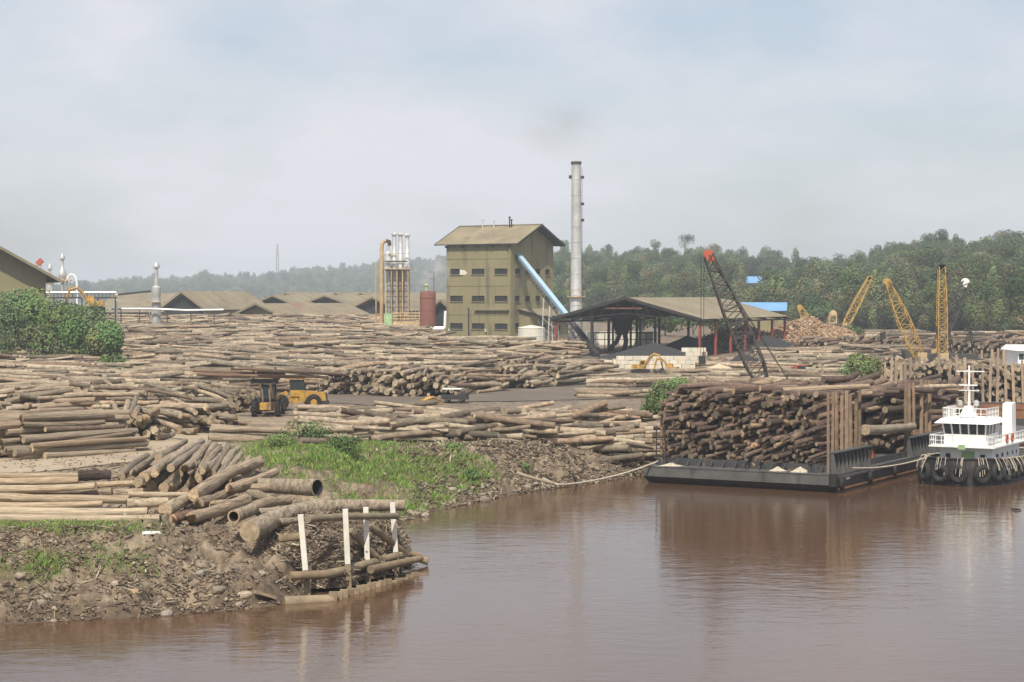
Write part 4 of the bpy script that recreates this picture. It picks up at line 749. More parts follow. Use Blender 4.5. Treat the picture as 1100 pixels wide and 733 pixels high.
# mill sheds
def gable_shed(label, pa, ya, ye, half, d, a, L, wallm='wall', roofm='roof', oh=1.2, vo=1.5, dark=False, group=None, zb=None):
    a = R_(a); hw = half*d/F/math.cos(a); zr, ze = Z(ya, d), Z(ye, d); zb = (5.9 if d > 420 else G(X(pa, d), d)) if zb is None else zb; t = thing('mill_shed', label, 'shed', (X(pa, d), d, zb), -a, group); e_, r_ = ze-zb, zr-zb; s = (r_-e_)/hw; w2 = hw-oh; we = r_-s*w2-.15
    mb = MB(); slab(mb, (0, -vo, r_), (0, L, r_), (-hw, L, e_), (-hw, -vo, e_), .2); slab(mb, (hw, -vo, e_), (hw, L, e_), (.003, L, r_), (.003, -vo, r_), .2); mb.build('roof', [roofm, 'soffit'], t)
    mb = MB(); mb.beam((-hw, -vo-.06, e_-.15), (0, -vo-.06, r_-.15), .1, .5); mb.beam((hw, -vo-.06, e_-.15), (0, -vo-.06, r_-.15), .1, .5); mb.build('bargeboard', 'roof', t)
    mb = MB(); mb.add([(-w2, 0, -.5), (w2, 0, -.5), (w2, 0, we), (0, 0, r_-.25), (-w2, 0, we)], [(0, 1, 2, 3, 4)]); mb.add([(-w2, L-1, -.5), (w2, L-1, -.5), (w2, L-1, we), (0, L-1, r_-.25), (-w2, L-1, we)], [(0, 1, 2, 3, 4)])
    for x in (-w2, w2): mb.add([(x, 0, -.5), (x, L-1, -.5), (x, L-1, we), (x, 0, we)], [(0, 1, 2, 3)])
    mb.build('wall', wallm, t)
    if dark: MB().add([(-w2*.92, -.03, we*.35), (w2*.92, -.03, we*.35), (w2*.92, -.03, we-.05), (0, -.03, r_-.7), (-w2*.92, -.03, we-.05)], [(0, 1, 2, 3, 4)]).build('gable_shade', 'shade_black', t)  # near-black face laid on the wall, painting the shade of an open gable
    return t
gable_shed('large olive gable ended mill shed cut by the left edge behind the green trees', -60, 234, 302, 112, 335, -24, 26, vo=3.0, oh=2.4)
gable_shed('low gable ended shed with a rust stained roof, nearest of the far sheds', 281, 326, 341, 36, 462, 38, 30, roofm='rustroof', vo=2)
gable_shed('gable ended shed right of the lone silver stack, with a gable painted in dark shade', 198, 313, 333, 28, 505, 22, 34, dark=True)
gable_shed('gable ended shed directly behind the rust stained roof', 296, 317, 330, 32, 540, 28, 36, dark=True)
gable_shed('gable ended shed between the rust stained roof and the pipe tower', 352, 317, 329, 34, 545, 30, 34, dark=True)
gable_shed('gable ended shed immediately left of the tall pipe tower', 403, 319, 334, 32, 520, 30, 30, dark=True)
gable_shed('small gable ended shed between the red tank and the tall mill building', 476, 322, 336, 16, 440, 24, 20, dark=True)
gable_shed('long shed roof facing the river behind the lone silver stack', 128, 315, 334, 20, 585, 84, 38)
gable_shed('long far shed roof behind the row of gables', 330, 314.5, 330, 20, 620, 80, 45)
for px in (308, 362, 389): gable_shed('tiny far gable on the skyline of shed roofs', px, 314, 321, 11, 600, 25, 20, dark=True, group='far gables', vo=.8, oh=.6)
# blue roofs on the hill
def hill_at(px, py):
    for d in np.arange(430, 1300, 4.):
        if float(hillz(np.array([float(px)]), np.array([d]), 1)[0]) >= Z(py, d): return d
    return 900.
d = house_d; t = thing('hill_house', 'white house with a blue roof up on the wooded hill', 'house', (X(816, d), d, Z(312, d)), -.2); k = 1.25*d/F
MB().box(-11*k, 12*k, 0, 8*k, -3, 6*k).build('wall', 'white', t); MB().box(-8*k, 2*k, -.1, -.02, 2*k, 4.5*k).build('window', 'glass', t); mb = MB(); slab(mb, (-15*k, -2, 6.2*k), (15*k, -2, 6.2*k), (14*k, 6*k, 12*k), (-13*k, 6*k, 12*k), .2); slab(mb, (15*k, 14*k, 6.2*k), (-15*k, 14*k, 6.2*k), (-13*k, 6*k+.01, 12*k), (14*k, 6*k+.01, 12*k), .2); mb.build('roof', ['blueroof', 'soffit'], t)
d = 455; t = thing('blue_roofed_shed', 'long blue roof behind the dark lattice crane boom', 'shed', (X(820, d), d, G(X(820, d), d)), -.15); zr, ze = Z(325, d)-G(X(820, d), d), Z(334, d)-G(X(820, d), d); mb = MB(); slab(mb, (-5.5, -3.5, ze), (5.6, -3.5, ze), (5.6, 3, zr), (-5.5, 3, zr), .2); slab(mb, (5.6, 9, ze), (-5.5, 9, ze), (-5.5, 3.01, zr), (5.6, 3.01, zr), .2); mb.build('roof', ['blueroof', 'soffit'], t); MB().box(-5, 5, -2.6, 8, -.5, ze-.05).build('wall', 'wall', t)
# ---------------------------------------------------------------- pipes and stacks
def vstack(label, px, d, prof_px, group=None, zb=None, extra=None):
    """profile: (y pixel, half width pixel) from bottom to top"""
    z0 = Z(prof_px[0][0], d); t = thing('exhaust_stack', label, 'stack', (X(px, d), d, z0), 0, group); MB().lathe((0, 0, 0), [(h*d/F, Z(y, d)-z0) for y, h in prof_px], 16).build('pipe', 'stack', t, True)
    y, h = prof_px[-1]; MB().lathe((0, 0, Z(y, d)-z0+.02), [(h*.5*d/F, 0), (h*1.9*d/F, .25), (h*1.9*d/F, .75), (h*.9*d/F, 1.25), (.05, 1.5)], 16).build('rain_cap', 'stack', t, True); return t
LD = 400.0
t = vstack('lone silver exhaust stack in front of the long shed roof', 168, LD, [(362, 5.5), (333, 5.2), (325, 4.8), (320, 4.2), (318, 4.8), (309, 4.8), (307, 2.4), (289, 1.9)])
mb = MB(); [mb.beam((a, b, -2), (a, b, 6.3), .12) for a in (-1.7, 1.7) for b in (-1.3, 1.3)]; mb.box(-1.9, 1.9, -1.6, 1.6, 7.2, 7.35); mb.build('frame', 'rustpipe', t)
t = vstack('taller of the two silver stacks left of the excavator, with a round drum halfway up', 67, LD, [(350, 1.6), (306, 1.5), (303, 2.0), (299, 4.0), (295, 4.4), (291, 3.8), (288, 1.7), (280, 1.5)]); mb = MB(); mb.box(-1.1, 1.9, -.9, .9, 9.4, 9.55); [mb.beam((x, -.8, 9.55), (x, -.8, 10.4), .06) for x in (-1, 0, 1, 1.8)]; mb.beam((-1.1, -.8, 10.4), (1.9, -.8, 10.4), .06); [mb.beam((x, 0, 0), (x, 0, 9.4), .12) for x in (.9, 1.7)]; mb.build('platform', 'rustpipe', t)
t = vstack('shorter rusty silver stack beside the big left mill shed', 53.5, LD, [(340, 4.4), (308, 4.2), (304, 3.6), (303, 1.6), (291, 1.3)]); MB().torus((0, 0, 7), (0, 0, 1), .95, .1, 16, 6).build('band', 'rustpipe', t); MB().beam((.3, -.3, 7), (.3, -.3, 10), .1).build('ladder', 'rustpipe', t)
t = thing('white_pipe', 'white goose necked pipe right of the taller silver stack', 'pipe', PD(83, 345, LD)); q0 = t.location; MB().tube([PD(83, 345, LD)-q0, PD(82.6, 305, LD)-q0, PD(81.5, 299, LD)-q0, PD(79, 295.5, LD)-q0, PD(76, 295, LD)-q0, PD(73, 298, LD)-q0, PD(72, 305, LD)-q0], .22, 10).build('pipe', 'white', t, True)
t = thing('pipe_bridge', 'long raised pipe gantry on posts behind the green trees at left', 'pipe bridge', PD(30, 345, 395)); q0 = t.location; mb = MB(); mb.tube([PD(30, 314.5, 395)-q0, PD(125, 314.5, 395)-q0], .28, 8); mb.build('pipe', 'stack', t, True); mb = MB(); mb.beam(PD(30, 320, 395)-q0, PD(125, 320, 395)-q0, .3); [mb.beam(PD(p, 315, 395)-q0, PD(p, 320, 395)-q0, .12) for p in range(30, 126, 4)]; mb.build('truss', 'dark', t)
for p in (34, 58, 88, 105, 124): MB().beam(PD(p, 320, 395)-q0, PD(p, 352, 395)-q0, .25).build('post', 'dark', t)
MB().tube([PD(122, 314, 396)-q0, PD(125, 316, 396)-q0, PD(125, 345, 396)-q0], .3, 8).build('down_pipe', 'white', t, True)
MB().beam(PD(124, 317, 397)-q0, PD(162, 313, 397)-q0, .3, .4).build('duct', 'dark', t)
t = thing('pipeline', 'long pale pipe running level along the back edge of the log field', 'pipe', PD(120, 334, 398)); q0 = t.location; MB().tube([PD(120, 332, 398)-q0, PD(162, 332, 398)-q0, PD(200, 333.5, 398)-q0, PD(240, 333, 398)-q0], .24, 8).build('pipe', 'stack', t, True); [MB().beam(PD(p, 333, 398)-q0, PD(p, 350, 398)-q0, .18).build('support', 'dark', t) for p in (130, 150, 180, 205, 230)]
# dryer tower
TD = 398.0; q0 = PD(428, 365, TD); t = thing('pipe_tower', 'tower of rusty frames carrying a cluster of silver cyclone stacks beside a tall tan pipe', 'industrial tower', q0); L_ = lambda px, py, dy=0: PD(px, py, TD)-q0+V(0, dy, 0); kk = TD/F
for px, yt, dy in ((423.5, 253, 0), (429.8, 253, 1.2), (437.3, 254, .4)):
    z0 = L_(px, 289, dy); MB().lathe(z0, [(3.1*kk, 0), (3.1*kk, 15*kk), (2.3*kk, 16.5*kk), (2.2*kk, (289-yt)*kk)], 14).build('cyclone', 'silver', t, True); MB().lathe(L_(px, yt, dy), [(2.2*kk, 0), (3.7*kk, .5*kk), (3.7*kk, 1.8*kk), (1.2*kk, 3.4*kk)], 14).build('rain_cap', 'silver', t, True)
MB().lathe(L_(417, 289), [(4.2*kk, 0), (4.2*kk, 16*kk), (1.6*kk, 19*kk), (1.6*kk, 25*kk)], 14).build('cyclone', 'silver', t, True)
MB().tube([L_(410, 365), L_(410, 268), L_(410.6, 262), L_(412.5, 259.5), L_(415, 259)], 2.1*kk, 12).build('riser_pipe', 'rustpipe', t, True); MB().tube([L_(415, 259), L_(418, 259.5), L_(418.5, 264)], 2.2*kk, 10).build('elbow', 'dark', t, True)
MB().tube([L_(404, 365), L_(404, 281)], .8*kk, 8).build('thin_pipe', 'rustpipe', t, True)
MB().box(L_(413, 289).x, L_(443, 289).x, -2.4, 2.4, L_(0, 289.6).z, L_(0, 288.6).z).build('platform', 'rustpipe', t)
mb = MB(); [mb.beam(L_(p, 288.5, -2.3), L_(p, 284, -2.3), .07) for p in range(413, 444, 5)]; mb.beam(L_(413, 284, -2.3), L_(443, 284, -2.3), .07); mb.build('railing', 'dark', t)
MB().beam(L_(414, 281, -1.3), L_(438, 281, -1.3), .5, .25).build('walkway', 'dark', t); MB().beam(L_(417, 272.5, -1), L_(440, 272.5, -1), .2, .12).build('brace', 'rustpipe', t)
cols_ = (415, 421, 427, 433, 439)
for p in cols_:
    for dy in (-2, 2): MB().beam(L_(p, 289.6, dy), L_(p, 340, dy), .2).build('column', 'rustpipe', t)
for dy in (-2, 2):
    mb = MB()
    for i in range(8):
        ya = 291+i*5.6; mb.beam(L_(415, ya, dy), L_(439, ya, dy), .12)
        for a, b in zip(cols_[:-1], cols_[1:]): mb.beam(L_(a, ya, dy), L_(b, ya+5.6, dy), .09) if (i+a) % 2 else mb.beam(L_(b, ya, dy), L_(a, ya+5.6, dy), .09)
    mb.build('bracing', 'dark', t)
for p, m_ in ((418, 'silver'), (424.5, 'silver'), (430, 'rustpipe'), (436, 'silver')): MB().lathe(L_(p, 340), [(1.3*kk, 0), (1.6*kk, 14*kk), (2.4*kk, 50*kk)], 10).build('hopper', m_, t, True)
MB().box(L_(413.5, 0).x, L_(422, 0).x, -2.6, 2.6, L_(0, 366).z, L_(0, 337).z).build('fan_house', 'green', t)
mb = MB(); mb.box(L_(422.3, 0).x, L_(452, 0).x, -2.2, 2.2, L_(0, 366).z, L_(0, 345).z); mb.build('base_deck', 'rustpipe', t); mb = MB()
for i in range(3): mb.box(L_(422.3, 0).x, L_(452, 0).x, -2.35, -2.22, L_(0, 343-i*3).z, L_(0, 341.6-i*3).z)
[mb.beam(L_(p, 345, -2.3), L_(p, 334, -2.3), .12) for p in range(423, 453, 4)]; mb.build('deck_railing', 'rustpipe', t)
MB().tube([L_(405, 353, -3), L_(470, 353, -3), L_(477, 353, -3), L_(478.5, 351.5, -3), L_(479, 334, -3)], .3, 8).build('white_pipe', 'white', t, True)
q0 = PD(459.5, 365, 396); t = thing('red_tank', 'rust red cylindrical tank between the pipe tower and the olive building', 'tank', q0); MB().lathe((0, 0, 0), [(1.65, 0), (1.65, 9.6), (1.5, 9.9), (.2, 10.2)], 22).build('shell', 'tankred', t, True)
for z in (3, 6, 8.6): MB().torus((0, 0, z), (0, 0, 1), 1.66, .07, 22, 5).build('band', 'tankred', t)
mb = MB(); mb.beam((1.3, 0, 9.5), (1.3, 0, 14), .12); mb.beam((.4, 0, 12.6), (1.3, 0, 12.6), .1); mb.beam((.2, 0, 14), (1.3, 0, 14), .1); mb.build('pipe_frame', 'dark', t); MB().lathe((-.3, 0, 10), [(.35, 0), (.35, 1), (.55, 1.2), (.2, 1.6)], 10).build('vent', 'green', t)
mb = MB(); mb.tube([(1.4, -1, 1.5), (3.3, -1, 1.5)], .15, 6); mb.tube([(1.4, -1, 0), (3.4, -1, 2.6)], .15, 6); mb.tube([(1.4, -1, 2.6), (3.5, -1, 2.6)], .12, 6); mb.build('pipes', 'silver', t)
# radio mast on the far hill
def lattice(mb, p, q, w0, w1, w2, nb, t_=.1, mi=0, taper=.18):
    p = V(*p); q = V(*q); d = (q-p).normalized(); a = d.cross(V(0, 1, 0)).normalized(); b = d.cross(a); pts = []
    for i in range(nb+1):
        f_ = i/nb; w_ = w0+(w1-w0)*min(1, f_/taper) if f_ < taper else w1 if f_ < .55 else w1+(w2-w1)*(f_-.55)/.45; c_ = p.lerp(q, f_); pts.append([c_+a*w_/2*s+b*w_/2*u for s, u in ((-1, -1), (1, -1), (1, 1), (-1, 1))])
    for i in range(nb):
        for k in range(4):
            mb.beam(pts[i][k], pts[i+1][k], t_, t_, mi); k2 = (k+1) % 4; mb.beam(pts[i][k], pts[i+1][k2], t_*.6, t_*.6, mi) if (i+k) % 2 else mb.beam(pts[i][k2], pts[i+1][k], t_*.6, t_*.6, mi)
            if i % 2 == 0: mb.beam(pts[i][k], pts[i][k2], t_*.55, t_*.55, mi)
t = thing('radio_mast', 'thin lattice radio mast on the far ridge', 'mast', PD(298, 305, 3150)); mb = MB(); lattice(mb, (0, 0, 0), (0, 0, 66), 4.2, 3.6, 1.2, 16, .5, 0); mb.build('lattice', 'tankred', t)
# ---------------------------------------------------------------- cranes
def crane(label, foot, tip, d, w0, w1, w2, m, nb, tipm=None, body=True, facing=1, gz=None, cables=True, th=.11, boff=2.2, bm_=None):
    gz_ = G(X(foot[0], d), d) if gz is None else gz; base = V(X(foot[0], d)+facing*boff, d, gz_); t = thing('lattice_crane', label, 'crane', base); p = PD(*foot, d)-base; q = PD(*tip, d)-base
    mb = MB(); lattice(mb, p, q, w0, w1, w2, nb, th); bm = mb.build('boom', m, t)
    mb = MB(); dd = (q-p).normalized()
    for s in (-.3, .3): mb.cyl(q+V(0, s-.08, 0), q+V(0, s+.08, 0), .55, n=12)
    mb.beam(q-dd*.75, q+dd*.3, w2*.95, w2*.95); mb.build('boom_tip', tipm or m, bm)
    if body:
        for s in (-1.5, 1.5): MB().prism([(-2.6, .0), (2.6, 0), (3.0, .45), (2.6, .9), (-2.6, .9), (-3.0, .45)], 1, s-.4, s+.4).build('crawler_track', 'black', t)
        MB().hexa([(-2.2, -1.4, 1.1), (2.6, -1.4, 1.1), (2.6, 1.4, 1.1), (-2.2, 1.4, 1.1), (-2.2, -1.4, 2.9), (2.6, -1.4, 3.0), (2.6, 1.4, 3.0), (-2.2, 1.4, 2.9)]).build('engine_house', 'cranedark', t); MB().box(-2.9*facing if facing > 0 else 1.6, -1.6 if facing > 0 else 2.9, -1.5, -.4, 1.2, 3.1).build('cab', 'rustpipe', t); MB().cyl((0, 0, .8), (0, 0, 1.12), 1.1, n=16).build('slew_ring', 'dark', t); MB().box(2.65*facing if facing > 0 else -3.4, 3.4 if facing > 0 else -2.65, -1.5, 1.5, 1.0, 2.3).build('counterweight', 'dark', t)
    if cables:
        g = V(facing*1.8, 0, 6.2); mb = MB(); mb.beam(V(facing*.2, .9, 2.9), g+V(0, .5, 0), .16); mb.beam(V(facing*.2, -.9, 2.9), g+V(0, -.5, 0), .16); mb.beam(V(facing*2.4, -.9, 2.9), g+V(0, -.5, 0), .12); mb.beam(V(facing*2.4, .9, 2.9), g+V(0, .5, 0), .12); mb.build('gantry', 'dark', t)
        mb = MB(); [mb.tube([q+V(0, s, 0), g+V(0, s, 0)], .035, 4) for s in (-.5, .5)]; mb.build('pendant_cable', 'dark', t); hk = V(q.x-facing*.5, q.y, max(q.z*.45, 2)); mb = MB(); [mb.tube([V(q.x-facing*.45-s, q.y, q.z), V(hk.x-s, hk.y, hk.z)], .03, 4) for s in (0, .3)]; mb.build('hoist_cable', 'dark', t); MB().box(hk.x-.5, hk.x+.2, hk.y-.2, hk.y+.2, hk.z-.9, hk.z).build('hook_block', 'dark', t)
    return t
crane('dark lattice boom crane with a red tip standing behind the barge logs', (822, 418), (761, 274), 198, .9, 1.9, .9, 'cranedark', 20, 'orange', th=.16, boff=.5)
crane('yellow lattice boom crane leaning left behind the log racks', (989, 388), (953, 303), 272, .8, 1.7, .7, 'craneyellow', 14, facing=1, th=.12)
crane('yellow lattice boom crane standing straight up at right', (1012, 392), (1011.5, 287), 270, .9, 1.25, .8, 'craneyellow', 18, 'cranedark', facing=1, th=.12)
crane('dark lattice boom crane with a pale tip crossing the upright yellow boom', (1002, 385), (1037, 303), 285, .8, 1.4, .9, 'cranedark', 14, 'white', facing=-1, cables=False, th=.17)
crane('slim tan lattice boom leaning right on the skyline of the scrap mound', (906, 354), (934, 299), 420, .8, 1.5, .8, 'craneyellow', 10, facing=-1, cables=False, th=.17)
crane('short tan lattice boom leaning left above the scrap mound', (873, 356), (859, 330), 425, .8, 1.6, 1.0, 'craneyellow', 6, facing=1, cables=False, th=.17)
crane('small rusty crane top between two tan booms on the scrap mound', (893, 356), (895, 336), 425, .8, 1.6, 1.2, 'rustpipe', 4, facing=1, cables=False, th=.2)
q0 = PD(26, 296, 350); t = thing('mobile_crane', 'mobile crane with a grey telescopic boom and orange tip above the left mill shed', 'crane', V(q0.x, q0.y, 5.3)); z_ = q0.z-5.3; tp = PD(44, 281, 350)-V(q0.x, q0.y, 5.3); MB().box(-4, 3, -1.3, 1.3, 1.0, 2.4).build('chassis', 'yellow', t); [MB().cyl((x, y, .6), (x, y+.5*s, .6), .6, n=14).build('wheel', 'black', t) for x in (-3, -1.4, 1.8) for y, s in ((-1.4, 1), (1.4, -1))]
MB().beam((0, 0, 2.2), (0, 0, z_+.4), .9, .9).build('mast', 'stack', t); MB().beam((0, 0, z_), V(0, 0, z_).lerp(tp, .85), .55, .6).build('boom', 'stack', t); MB().beam(V(0, 0, z_).lerp(tp, .8), tp+V(.2, 0, .3), .75, .9).build('boom_tip', 'orange', t); MB().tube([tp+V(.1, -.3, 0), tp+V(.1, -.3, -2.5)], .04, 4).build('cable', 'dark', t)
# ---------------------------------------------------------------- excavators and loaders
def excavator(label, loc, rz, s=1.0, m='yellow', reach=1.0):
    t = thing('excavator', label, 'excavator', loc, rz)
    for y in (-1.15, 1.15): MB().prism([(-1.7, 0), (1.7, 0), (2.1, .4), (1.8, .8), (-1.8, .8), (-2.1, .4)], 1, y-.3, y+.3).build('crawler_track', 'black', t)
    MB().hexa([(-1.9, -1.2, .95), (1.1, -1.2, .95), (1.1, 1.2, .95), (-1.9, 1.2, .95), (-1.8, -1.15, 2.0), (1.0, -1.15, 1.8), (1.0, 1.15, 1.8), (-1.8, 1.15, 2.0)]).build('house', m, t); MB().hexa([(.0, -1.2, 1.82), (1.5, -1.2, 1.3), (1.5, -.2, 1.3), (0, -.2, 1.82), (.1, -1.15, 2.9), (1.2, -1.15, 2.9), (1.2, -.25, 2.9), (.1, -.25, 2.9)]).build('cab', m, t); MB().box(.35, 1.15, -1.23, -1.19, 2.0, 2.75).build('window', 'glass', t); MB().cyl((0, 0, .78), (0, 0, .97), .8, n=14).build('slew_ring', 'dark', t)
    MB().tube([(1.0, .2, 1.6), (2.2, .2, 3.6), (3.2*reach, .2, 4.4), (4.6*reach, .2, 4.0)], [.3, .34, .3, .22], 8).build('boom', m, t, True); MB().tube([(4.3*reach, .2, 4.5), (5.0*reach, .2, 2.6), (5.2*reach, .2, 1.2)], [.2, .24, .16], 8).build('stick', m, t, True); MB().prism([(5.3*reach, 1.3), (5.5*reach, .4), (4.7*reach, .0), (4.2*reach, .4), (4.6*reach, .9)], 1, -.35, .75).build('bucket', 'dark', t); MB().tube([(1.6, .2, 1.8), (2.9, .2, 3.7)], .09, 6).build('ram', 'silver', t)
    t.scale = (s, s, s); return t
excavator('yellow excavator with a folded arm above the green trees', (X(101, 345), 345, Z(333, 345)-.2), R_(188), .95); x_ = X(101, 345)
mound('scrap_bank', 'reddish earth bank under the yellow excavator', x_, 346, 6, 4, Z(331, 345)-G(x_, 346), mat('red_soil', (.30, .17, .10), .95, var=.3, scale=1.5), 'earth bank', 21)
excavator('yellow excavator working in front of the left half of the block wall', (X(688, 276), 276, G(X(688, 276), 276)), R_(-18), .62); excavator('yellow excavator behind the yellow green bush at the block wall', (X(722, 274), 274, G(X(722, 274), 274)), R_(160), .5)
def loader(label, loc, rz, raised):
    t = thing('wheel_loader', label, 'wheel loader', loc, rz)     # front faces -y
    for y in (-1.6, 1.7):
        for x in (-1.15, 1.15):
            w_ = MB().torus((x, y, .8), (1, 0, 0), .54, .27, 20, 8).build('wheel', 'black', t, True); MB().cyl((x-.22, y, .8), (x+.22, y, .8), .33, n=14).build('rim', 'yellow', w_)
            mb = MB(); [mb.box(x-.26, x+.26, y+math.cos(a)*.78-.05, y+math.cos(a)*.78+.05, .8+math.sin(a)*.78-.05, .8+math.sin(a)*.78+.05) for a in np.arange(0, 6.28, .42)]; mb.build('tread', 'black', w_)
    MB().hexa([(-.75, .2, .8), (.75, .2, .8), (.75, 3.0, .9), (-.75, 3.0, .9), (-.75, .4, 2.0), (.75, .4, 2.0), (.7, 2.9, 1.75), (-.7, 2.9, 1.75)]).build('engine_hood', 'yellow', t); MB().box(-.65, .65, 3.0, 3.15, .95, 1.7).build('radiator_grille', 'dark', t); MB().box(-.95, .95, 2.6, 3.3, .55, .93).build('counterweight', 'dark', t)
    MB().box(-.55, .55, -2.2, .2, .65, 1.35).build('front_frame', 'yellow', t)
    cb = MB().box(-.66, .66, -.6, .8, 1.35, 2.0).build('cab', 'dark' if raised else 'yellow', t); [MB().beam((x, y, 2.003), (x, y, 3.1), .1).build('post', 'dark', cb) for x in (-.62, .62) for y in (-.55, .75)]; MB().box(-.6, .6, -.5, .7, 2.0, 3.05).build('cab_glass', 'glass', cb); MB().box(-.8, .8, -.75, .95, 3.1, 3.32).build('cab_roof', 'dark' if raised else 'yellow', cb)
    MB().cyl((.45, 2.2, 1.8), (.45, 2.2, 2.7), .07, n=8).build('exhaust', 'dark', t)
    py_, pz_ = (-3.0, 3.55) if raised else (-3.3, .75)
    for x in (-.5, .5): MB().beam((x, -.9, 1.75), (x, py_, pz_), .18, .32).build('lift_arm', 'rustpipe' if raised else 'yellow', t); MB().tube([(x*.7, -1.2, 1.0), (x*.7, py_*.7, pz_*.75)], .08, 6).build('ram', 'silver', t)
    MB().box(-1.35, 1.35, py_-.15, py_+.15, pz_-.25, pz_+.15).build('carriage', 'dark', t)
    for x in (-1.05, 1.05): MB().tube([(x, py_, pz_+1.3), (x, py_-.05, pz_-.1), (x, py_-.7, pz_-.22), (x, py_-1.6, pz_-.1)], [.09, .11, .1, .05], 6).build('fork', 'dark', t)
    return t
l1 = PZ(286, 447, 3.3); ld = loader('wheel loader seen head on, holding a bundle of dark logs high on its forks', (l1.x, l1.y+1.6, G(l1.x, l1.y)+.05), 0, True)
for i, (a, b_, dy, dz, r_) in enumerate(((-6.4, 4.0, 0, 0, .18), (-5.0, 6.2, .44, -.06, .15), (-2.4, 7.6, .2, .33, .16), (-6.9, 2.0, .62, .28, .14), (-.6, 8.2, -.3, .18, .13))):
    zc = ld.location.z+4.15+dz; y_ = ld.location.y-3.75+dy; log_pp((l1.x+a, y_, zc+.05+.1*i%.3), (l1.x+b_, y_+.25, zc-.25), r_, ('lowest front log in the bundle held up by the wheel loader', 'log at the back of the bundle held up by the wheel loader', 'topmost log in the bundle held up by the wheel loader', 'log sticking out furthest left of the lifted bundle', 'slim log sticking out furthest right of the lifted bundle')[i], 'logs on the loader forks', 'barkred')
l2 = PZ(318, 441, 3.35); loader('yellow wheel loader seen from the side, right of the one lifting logs', (l2.x, l2.y, G(l2.x, l2.y)+.05), R_(-80), False)
# small vehicles in the yard
p = PZ(489, 434, 3.4); t = thing('utility_truck', 'small flat roofed vehicle with a pale canopy on the yard road', 'truck', (p.x, p.y, G(p.x, p.y)+.07), R_(80)); [MB().torus((x, y, .38), (1, 0, 0), .26, .12, 14, 6).build('wheel', 'black', t) for x in (-.75, .75) for y in (-1.2, 1.3)]
t.scale = (.8, .62, .8); MB().box(-.85, .85, -2.2, 2.2, .45, 1.0).build('body', 'dark', t); MB().box(-.8, .8, -1.2, 2.1, 1.78, 1.9).build('canopy', 'white', t); mb = MB(); [mb.beam((x, y, 1.0), (x, y, 1.78), .07) for x in (-.75, .75) for y in (-1.1, .4, 2.0)]; mb.build('canopy_posts', 'dark', t); MB().box(-.8, .8, -2.1, -1.25, 1.0, 1.3).build('hood', 'dark', t)
p = PZ(461, 436, 3.4); t = thing('log_grapple', 'yellow log grapple lying on the yard in front of the pale roofed vehicle', 'grapple', (p.x, p.y, G(p.x, p.y)+.05), .4); MB().box(-1.0, .3, -.25, .25, .25, .6).build('head', 'yellow', t)
for s in (-1, 1): MB().tube([(-.6, s*.2, .5), (.2, s*.45, .85), (1.0, s*.4, .55), (1.5, s*.3, .1)], [.12, .14, .11, .05], 6).build('claw', 'yellow', t)
p = PZ(857, 404, 3.8); t = thing('dump_truck', 'orange red truck cab among the logs behind the barge', 'truck', (p.x, p.y, G(p.x, p.y)), R_(12)); t.scale = (.7, .7, .7); [MB().torus((x, y, .5), (1, 0, 0), .33, .16, 14, 6).build('wheel', 'black', t) for x in (-.9, .9) for y in (-1.2, 1.2, 2.3)]; MB().hexa([(-1, -2, .6), (1, -2, .6), (1, -.4, .6), (-1, -.4, .6), (-1, -1.8, 2.3), (1, -1.8, 2.3), (1, -.4, 2.3), (-1, -.4, 2.3)]).build('cab', 'orange', t); MB().box(-.85, .85, -1.97, -1.9, 1.5, 2.1).build('windscreen', 'glass', t); MB().hexa([(-1, -.2, .8), (1, -.2, .8), (1, 3, .8), (-1, 3, .8), (-1.1, -.3, 1.9), (1.1, -.3, 1.9), (1.1, 3.2, 1.7), (-1.1, 3.2, 1.7)]).build('tipper_bed', 'orange', t)
# ---------------------------------------------------------------- scrap mound, debris, rocks
def sticks(n, fx, L, r, palette, seedless=None):
    C, Lr = fx(n); th = rng.random(n)*6.28; ph = rng.normal(size=n)*.35; D = np.stack([np.cos(th)*np.cos(ph), np.sin(th)*np.cos(ph), np.sin(ph)], 1); A = np.cross(D, [0, 0, 1.]); A /= np.linalg.norm(A, axis=1)[:, None]; B = np.cross(D, A); l_ = (L*rng.uniform(.35, 1.3, n))[:, None]/2; w_ = (r*rng.uniform(.5, 1.6, n))[:, None]; h_ = w_*rng.uniform(.3, 1, (n, 1)); P = []
    for s in (-1, 1):
        for a, b in ((-1, -1), (1, -1), (1, 1), (-1, 1)): P.append(C+D*l_*s+A*w_*a+B*h_*b)
    vs = np.stack(P, 1); q = np.array([(0, 1, 2, 3), (7, 6, 5, 4), (0, 4, 5, 1), (1, 5, 6, 2), (2, 6, 7, 3), (3, 7, 4, 0)]).ravel(); loops = (q[None]+8*np.arange(n)[:, None]).ravel(); pal = np.array(palette); col = pal[rng.integers(0, len(pal), n)]*rng.uniform(.7, 1.3, (n, 1))
    return vs.reshape(-1, 3), loops, np.arange(n*6)*4, np.repeat(col, 8, 0)
def scrap_fx(cx, d, rx, ry, h):
    def f(n):
        a = rng.random(n)*6.28; q = np.sqrt(rng.random(n)); x = np.cos(a)*q*rx; y = np.sin(a)*q*ry; z = h*(1-q)**.8*(.8+.5*fbm(x*.3+9, y*.3, 3)); X0 = X(cx, d); return np.stack([X0+x, d+y, G(X0, d)+z+.2*rng.random(n)], 1), None
    return f
sp_ = [(.33, .19, .10), (.29, .18, .11), (.36, .27, .17), (.22, .14, .09), (.42, .33, .22)]
a = [sticks(5200, scrap_fx(868, 372, 12, 8, 4.9), 1.5, .13, sp_), sticks(2600, scrap_fx(800, 368, 11, 6, 3.4), 1.4, .12, sp_), sticks(1600, scrap_fx(905, 352, 8, 6, 2.6), 1.4, .12, sp_), sticks(700, scrap_fx(608, 352, 6, 3, 1.6), 1.2, .12, sp_)]
